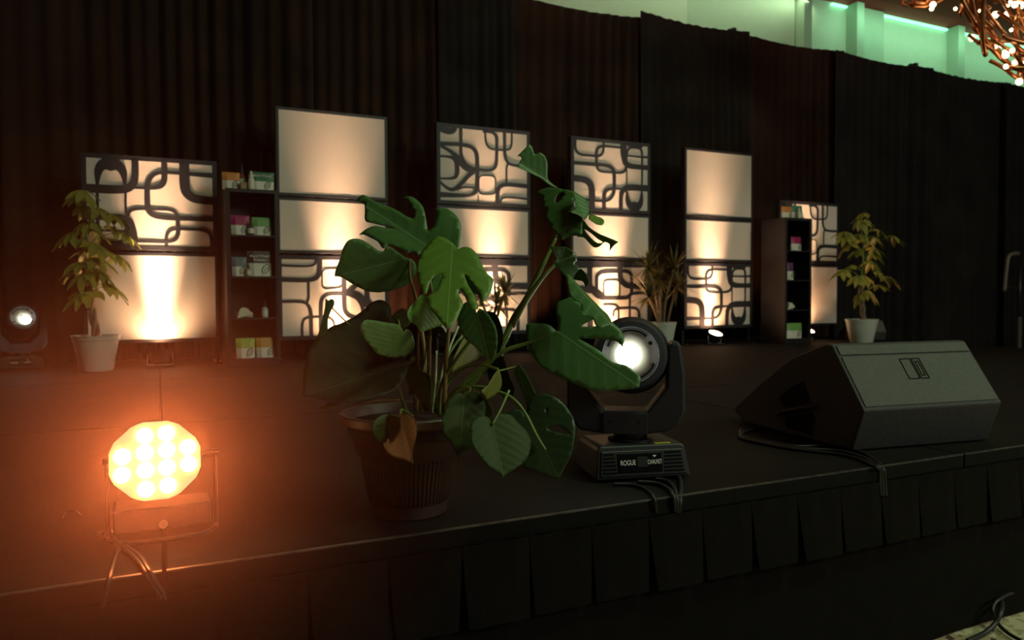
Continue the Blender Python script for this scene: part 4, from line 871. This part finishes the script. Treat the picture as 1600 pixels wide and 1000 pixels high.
br = MB(); br.tube(smooth_path([(-0.112, 0.04, 0.176), (-0.112, 0.03, 0.03), (-0.105, 0.0, 0.008), (-0.06, -0.028, 0.006), (0.06, -0.028, 0.006), (0.105, 0.0, 0.008), (0.112, 0.03, 0.03), (0.112, 0.04, 0.176)], 5), 0.005, 7)
br.build('floor_bracket', plast_m, par, True)
for sx in (-1, 1):
    k_ = MB(); k_.tube([(sx * 0.090 - 0.006, 0.04, 0.176), (sx * 0.120, 0.04, 0.176)], 0.008, 10); k_.build('bracket_knob', plast_m, par, True, auto=True)
MB().lathe([(0.009, 0.042), (0.009, 0.0455)], c=(0.0, -0.010 + 0.045 - 0.045, 0.045), n=12, axis='y').build('badge', steel_m, par)
spot('led_throw', (-0.013, 1.800, 0.178), (0.0, 0.3, 0.62), 330, (1.0, 0.18, 0.045), 125, 1.0, 0.07)
# scattering volumes added in place of lens glare round the amber light
hz = bpy.data.materials.new('glow_volume'); hz.use_nodes = True; nt = hz.node_tree; nt.nodes.remove(nt.nodes['Principled BSDF'])
vs_ = nt.nodes.new('ShaderNodeVolumeScatter'); vs_.inputs['Color'].default_value = (1, 1, 1, 1); vs_.inputs['Density'].default_value = 0.006; vs_.inputs['Anisotropy'].default_value = 0.75
nt.links.new(vs_.outputs[0], nt.nodes['Material Output'].inputs['Volume'])
def glow_volume(c, r_, dens, label):
    m = hz.copy(); m.node_tree.nodes['Volume Scatter'].inputs['Density'].default_value = dens
    ho = MB(Matrix.Translation(c) @ Matrix.Diagonal((*r_, 1))).sphere((0, 0, 0), 1.0, 40, 24).build('glow_volume', m, None, True)
    ho['kind'] = 'stuff'; ho['label'] = label; ho['category'] = 'glow_volume'
glow_volume((-0.22, 1.62, 0.25), (0.62, 0.62, 0.6), 0.0055, 'added glow volume close around the amber par light')
glow_volume((-0.40, 1.70, 0.30), (1.05, 1.05, 0.85), 0.0034, 'added thin glow volume wide around the amber par light')

# ================================================================== FLOOR MONITORS
POCK_UP = [(0.385, 0.140), (0.356, 0.102), (0.206, 0.142), (0.245, 0.216), (0.30, 0.196)]
POCK_LO = [(0.350, 0.068), (0.338, 0.024), (0.196, 0.020), (0.180, 0.088), (0.2, 0.106)]
def wedge(label, p0, ang, W, k, group=None, detail=True):
    t = thing('floor_monitor', label, 'speaker', p0, ang, group)      # local x along the front edge, y towards the back
    prof = [(0.0, 0.004), (-0.055, 0.150), (0.100, 0.362), (0.125, 0.364), (0.32, 0.296), (0.52, 0.172), (0.685, 0.058), (0.69, 0.04), (0.63, 0.004)]
    prof = [(a * k, z * k) for a, z in prof]
    MB().prism(prof, lambda a, z: (0, a, z), lambda a, z: (W, a, z)).build('cabinet', wedge_m, t, bevel=0.006)
    a0, a1 = Vector((0, prof[1][0], prof[1][1])), Vector((0, prof[2][0], prof[2][1])); ax = (a1 - a0).normalized(); nn = Vector((0, -ax.z, ax.y))
    L = (a1 - a0).length
    P = lambda u, v, h: Vector((u, 0, 0)) + a0 + ax * v + nn * h
    g = MB(); e_ = 0.012 * k
    g.prism([(e_, e_), (W - e_, e_), (W - e_, L * 0.80), (e_, L * 0.80)], lambda u, v: P(u, v, 0.004), lambda u, v: P(u, v, -0.002)); gr = g.build('grille', grille_m, t, bevel=0.002)
    g2 = MB(); g2.prism([(e_, L * 0.825), (W - e_, L * 0.825), (W - e_, L - e_ * 0.6), (e_, L - e_ * 0.6)], lambda u, v: P(u, v, 0.005), lambda u, v: P(u, v, -0.002)); g2.build('top_rail', grille_m, t, bevel=0.002)
    if detail:
        lg = MB()
        def bar(u0, v0, u1, v1):
            lg.prism([(min(u0, u1) - 0.0015, min(v0, v1) - 0.0015), (max(u0, u1) + 0.0015, min(v0, v1) - 0.0015), (max(u0, u1) + 0.0015, max(v0, v1) + 0.0015), (min(u0, u1) - 0.0015, max(v0, v1) + 0.0015)], lambda u, v: P(u, v, 0.006), lambda u, v: P(u, v, 0.0035))
        def rect(u0, v0, u1, v1): bar(u0, v0, u1, v0); bar(u0, v1, u1, v1); bar(u0, v0, u0, v1); bar(u1, v0, u1, v1)
        c = W * 0.50; v0, v1 = L * 0.42, L * 0.73
        rect(c - 0.052, v0, c - 0.006, v1); rect(c + 0.002, v0, c + 0.036, v1); rect(c + 0.012, v0 + 0.012, c + 0.026, v1 - 0.012)
        lg.build('emblem', hole_m, gr)
        # handle recess on the left side: two pockets with a rounded bar between
        for pk in (POCK_UP, POCK_LO):
            f = MB(); f.prism(pk, lambda a, z: (-0.0015, a, z), lambda a, z: (0.004, a, z)); f.build('handle_pocket', hole_m, t)
            l = MB(); l.tube([(-0.002, *p) for p in pk[0:3]], 0.0022, 5); l.build('pocket_lip', wedge_m, t)
        hbm = MB(); hbm.tube([(-0.003, 0.40, 0.072), (-0.009, 0.36, 0.085), (-0.009, 0.22, 0.122), (-0.003, 0.17, 0.134)], 0.009, 8); hbm.build('handle_bar', wedge_m, t, True)
    return t
wedge('large black floor monitor with dark grille at the front right stage edge', (2.135, 1.800, 0), math.atan2(-0.082, 0.59), 0.61, 1.0)
wedge('small dark floor monitor behind the right money tree', (7.42, 6.25, 0), R(-25), 0.38, 0.62, detail=False)

# ================================================================== CABLES
def cable(pts, r_, label, group=None, sub=8):
    mb = MB(); mb.tube(smooth_path(pts, sub), r_, 8)
    o = mb.build('cable', rubber_m, None, True)
    return tag(o, label, 'cable', group)
def zc(x, y, z=0.006): return onz(x, y, z)
def fy(x, y, dy=-0.012): return ony(x, y, SY + dy)
cg = 'cables of the floor monitor'
for i, (o_, lb) in enumerate(((0, 'upper'), (7, 'middle'), (12, 'lower'))):
    cable([zc(1190, 668 - i), zc(1160, 670 + o_ * 0.6), zc(1159, 680 + o_ * 0.4), zc(1185, 688 + o_ * 0.3), zc(1240, 697 + o_ * 0.4), zc(1305, 697 + o_), zc(1345, 706 + o_), zc(1368, 720 + o_ * 0.8), fy(1378 + 2 - i * 3, 733 + i), fy(1382 - i * 4, 748), fy(1384 - i * 4, 775, -0.02)], 0.0055, {0: 'black cable nearest the floor monitor, looping over the stage edge', 7: 'middle of three black cables looping past the floor monitor', 12: 'outermost black cable looping in front of the floor monitor'}[o_], cg)
cg = 'cables of the front moving head'
def K8(cx, cy): return 860 + cx / 2.857, 470 + cy / 2.857
for lb, pts in (('thin black cable leaving the moving head base furthest left', [(280, 818), (370, 822), (430, 845), (462, 880), (472, 945)]),
                ('black cable second from left below the moving head base', [(390, 808), (470, 815), (520, 835), (548, 870), (556, 940)]),
                ('black cable third from left below the moving head base', [(470, 795), (520, 805), (552, 835), (564, 880), (566, 945)]),
                ('thick greenish-black cable dropping at the right of the moving head base', [(545, 780), (575, 790), (584, 830), (580, 890), (574, 945)])):
    P3 = []
    for cx, cy in pts:
        x, y = K8(cx, cy); p = onz(x, y, 0.006)
        P3.append(p if p.y > SY + 0.012 else ony(x, y, SY - 0.014))
    cable(P3, 0.0045 if 'thin' in lb else 0.006, lb, cg)
cg = 'cables of the amber par light'
def K9(cx, cy): return 140 + cx / 3.125, 640 + cy / 3.125
for lb, pts in (('single black cable falling over the edge left of the amber par light', [(60, 600), (45, 612), (75, 628), (120, 640), (140, 680), (120, 740), (95, 830), (70, 920), (62, 990)]),
                ('outer of two black cables below the amber par light', [(105, 622), (120, 632), (140, 655), (190, 680), (245, 720), (290, 790), (335, 860), (372, 925)]),
                ('inner of two black cables below the amber par light', [(98, 600), (108, 628), (138, 662), (180, 690), (230, 735), (275, 800), (318, 870), (348, 925)])):
    P3 = []
    for cx, cy in pts:
        x, y = K9(cx, cy); p = onz(x, y, 0.006)
        P3.append(p if p.y > SY + 0.012 else ony(x, y, SY - 0.014))
    cable(P3, 0.005, lb, cg)
# thin white thread and a coil of cable on the ballroom floor
cable([onz(98, 812, 0.003), onz(103, 801, 0.003), onz(118, 798, 0.003), onz(128, 806, 0.003)], 0.001, 'short curled thread lying left of the amber par light')
def fl(x, y, z=0.012): return onz(x, y, FZ + z)
def flc(cx, cy): return (1400 + cx / 6.25, 840 + cy / 6.25)
cable([fl(*flc(700, 1010)), fl(*flc(850, 940)), fl(*flc(960, 850), 0.03), fl(*flc(1020, 740), 0.06), fl(*flc(1035, 660), 0.07), fl(*flc(1010, 570), 0.06)], 0.008, 'thick black cable curving up across the carpet at bottom right', 'cables on the ballroom carpet')
cable([fl(*flc(1230, 1010)), fl(*flc(1090, 930)), fl(*flc(990, 830), 0.02), fl(*flc(945, 730), 0.06), fl(*flc(960, 650), 0.08), fl(*flc(1020, 595), 0.09), fl(*flc(1120, 545), 0.08), fl(*flc(1250, 525), 0.05)], 0.006, 'thin black cable looping over another at bottom right carpet', 'cables on the ballroom carpet')

# ================================================================== STAGE SKIRT
sk = thing('stage_skirt', 'black box-pleated cloth skirt hung along the front edge of the stage', 'skirt', (1.4, SY - 0.02, FZ))
rnd = random.Random(4); OX = Vector((1.4, SY - 0.02, FZ))
vs = []; cols_ = []; x = -1.65; p = 0.175; rows = 7
prof = []
while x < 5.2:
    g = rnd.uniform(0.004, 0.03); off = rnd.uniform(-0.006, 0.008); prof.append((x, g, off)); x += p
zs = [-0.045 - 0.190 * k / (rows - 1) for k in range(rows)]
for r_, z in enumerate(zs):
    t_ = r_ / (rows - 1)
    for (x, g, off) in prof:
        go = 0.001 + g * t_ ** 1.3; yf = SY - 0.016 - 0.018 * t_ - off * t_; sag = 0.006 * math.sin(x * 2.1) 
        for dx, dy, dz in ((go / 2, 0.0, 0.0), (0.04, -0.003, 0.0), (0.088, -0.004 * t_, 0.002), (0.135, -0.003, 0.0), (p - go / 2, 0.0, 0.0), (p - go / 2 - 0.03, 0.012 + 0.004 * t_, 0.004), (p + 0.025, 0.013 + 0.004 * t_, 0.004)):
            vs.append((x + dx, yf + dy, z + dz + sag * 0.5))
n_ = len(prof) * 7
fs = [(r_ * n_ + i, r_ * n_ + i + 1, (r_ + 1) * n_ + i + 1, (r_ + 1) * n_ + i) for r_ in range(rows - 1) for i in range(n_ - 1)]
o = MB().add(vs, fs).build('valance', skirt_m, sk, False, off=OX); s = o.modifiers.new('thick', 'SOLIDIFY'); s.thickness = 0.0015
hb = MB().box((1.8, SY - 0.0125, -0.056), (7.0, 0.003, 0.022)); hb.build('header_band', skirt_m, sk, off=OX)
vs = []; nx = 150; rows = 8
for r_ in range(rows):
    t_ = r_ / (rows - 1)
    for i in range(nx):
        x = -1.65 + 6.9 * i / (nx - 1)
        vs.append((x, SY - 0.0035 + 0.006 * t_ * math.sin(x * 4.3 + 2 * t_) - 0.012 * t_ * t_ + 0.004 * math.sin(x * 9.7 + 3 * t_) * t_, -0.06 - (0.6 - 0.06 - 0.004) * t_))
o = MB().add(vs, [(r_ * nx + i, r_ * nx + i + 1, (r_ + 1) * nx + i + 1, (r_ + 1) * nx + i) for r_ in range(rows - 1) for i in range(nx - 1)]).build('drop', skirt_m, sk, True, off=OX)

# ================================================================== HOOKED STAND, CHANDELIERS
def stp(x, y): return ony(x, y, 5.5)
sb = stp(1592, 520); t = thing('hooked_stand', 'slim dark stand with a pale hooked tube at the right edge of the stage', 'stand', (sb.x, 5.5, FZ))
O_ = Vector((sb.x, 5.5, FZ))
grey_m = mat('grey_tube', (0.05, 0.045, 0.04), 0.5)
MB().lathe([(0.03, 0.012), (0.03, 0.86)], n=12).build('lower_pole', grey_m, t, True, auto=True)
MB().lathe([(0.02, 0.86), (0.02, 1.45)], n=10).build('upper_pole', plast_m, t, True)
MB().lathe([(0.2, 0.0), (0.2, 0.012), (0.03, 0.016)], n=24).build('foot_disc', plast_m, t)
hk = MB(); hk.tube(smooth_path([q - O_ for q in (stp(1569, 455), stp(1572, 425), stp(1575, 403), stp(1581, 397), stp(1591, 396))], 5), [0.024] * 21, 8); hk.build('hook', mat('pale_tube', (0.10, 0.085, 0.065), 0.5), t, True)
ar = MB(); ar.tube([stp(1570, 445) - O_, Vector((0, 0, 1.2))], 0.012, 6); ar.build('arm', plast_m, t)

bulb_m = mat('chandelier_bulb', (1, 0.8, 0.5), 0.2, emit=(1.0, 0.66, 0.34), es=9)
def chandelier(label, c, R1, R2, nb, nbulb, seed, tilt):
    rnd = random.Random(seed); t = thing('chandelier', label, 'chandelier', c)
    c = Vector(c)
    Mr = Matrix.Rotation(tilt, 3, 'Y') @ Matrix.Rotation(R(70), 3, 'X')
    def pt(a, b_, k=1.0): return Mr @ Vector(((R1 + R2 * k * math.cos(b_)) * math.cos(a), (R1 + R2 * k * math.cos(b_)) * math.sin(a), R2 * k * math.sin(b_)))
    for i in range(nb):
        a = rnd.uniform(0, 6.283); b0 = rnd.uniform(0, 6.283); da = rnd.uniform(0.35, 0.9) * rnd.choice((-1, 1)); db_ = rnd.uniform(-2, 2); k = rnd.uniform(0.5, 1.1)
        pts = [pt(a + da * q / 5, b0 + db_ * q / 5, k * (1 + (0.35 if q == 5 else 0) * (i % 3 == 0))) for q in range(6)]
        r0 = rnd.uniform(0.012, 0.022); mb = MB(); mb.tube(smooth_path(pts, 2), r0, 6); mb.build('branch', bronze_m, t, True)
    bm_ = MB().sphere((0, 0, 0), 0.024, 8, 6); proto = None
    for i in range(nbulb):
        p_ = pt(rnd.uniform(0, 6.283), rnd.uniform(0, 6.283), rnd.uniform(0.6, 1.25))
        if proto is None:
            proto = bm_.build('bulb', bulb_m, t, True); proto.location = p_
        else:
            o = proto.copy(); COL.objects.link(o); o.parent = t; o.location = p_
        s = rnd.choice((0.45, 0.6, 0.8, 1.15)); (proto if i == 0 else o).scale = (s, s, s)
    rod = MB(); rod.tube([(0, 0, R1 * 0.9), (0, 0, 5.35 - c.z)], 0.01, 6); rod.build('rod', bronze_m, t)
    MB().lathe([(0.09, 5.30 - c.z), (0.09, 5.345 - c.z)], n=20).build('ceiling_cup', bronze_m, t, True, auto=True)
    rg = MB(); rg.tube([pt(a * 6.2832 / 24, 0, 0) for a in range(25)], 0.016, 6); rg.build('ring', bronze_m, t, True)
    return t
chandelier('bronze twig chandelier of glowing bulbs at the top right', atd(1582, -4, 6.5), 0.62, 0.19, 110, 130, 21, R(12))
chandelier('second bronze twig chandelier, only its lowest twigs showing over the wall', atd(1402, -92, 7.2), 0.55, 0.17, 60, 50, 22, R(-8))
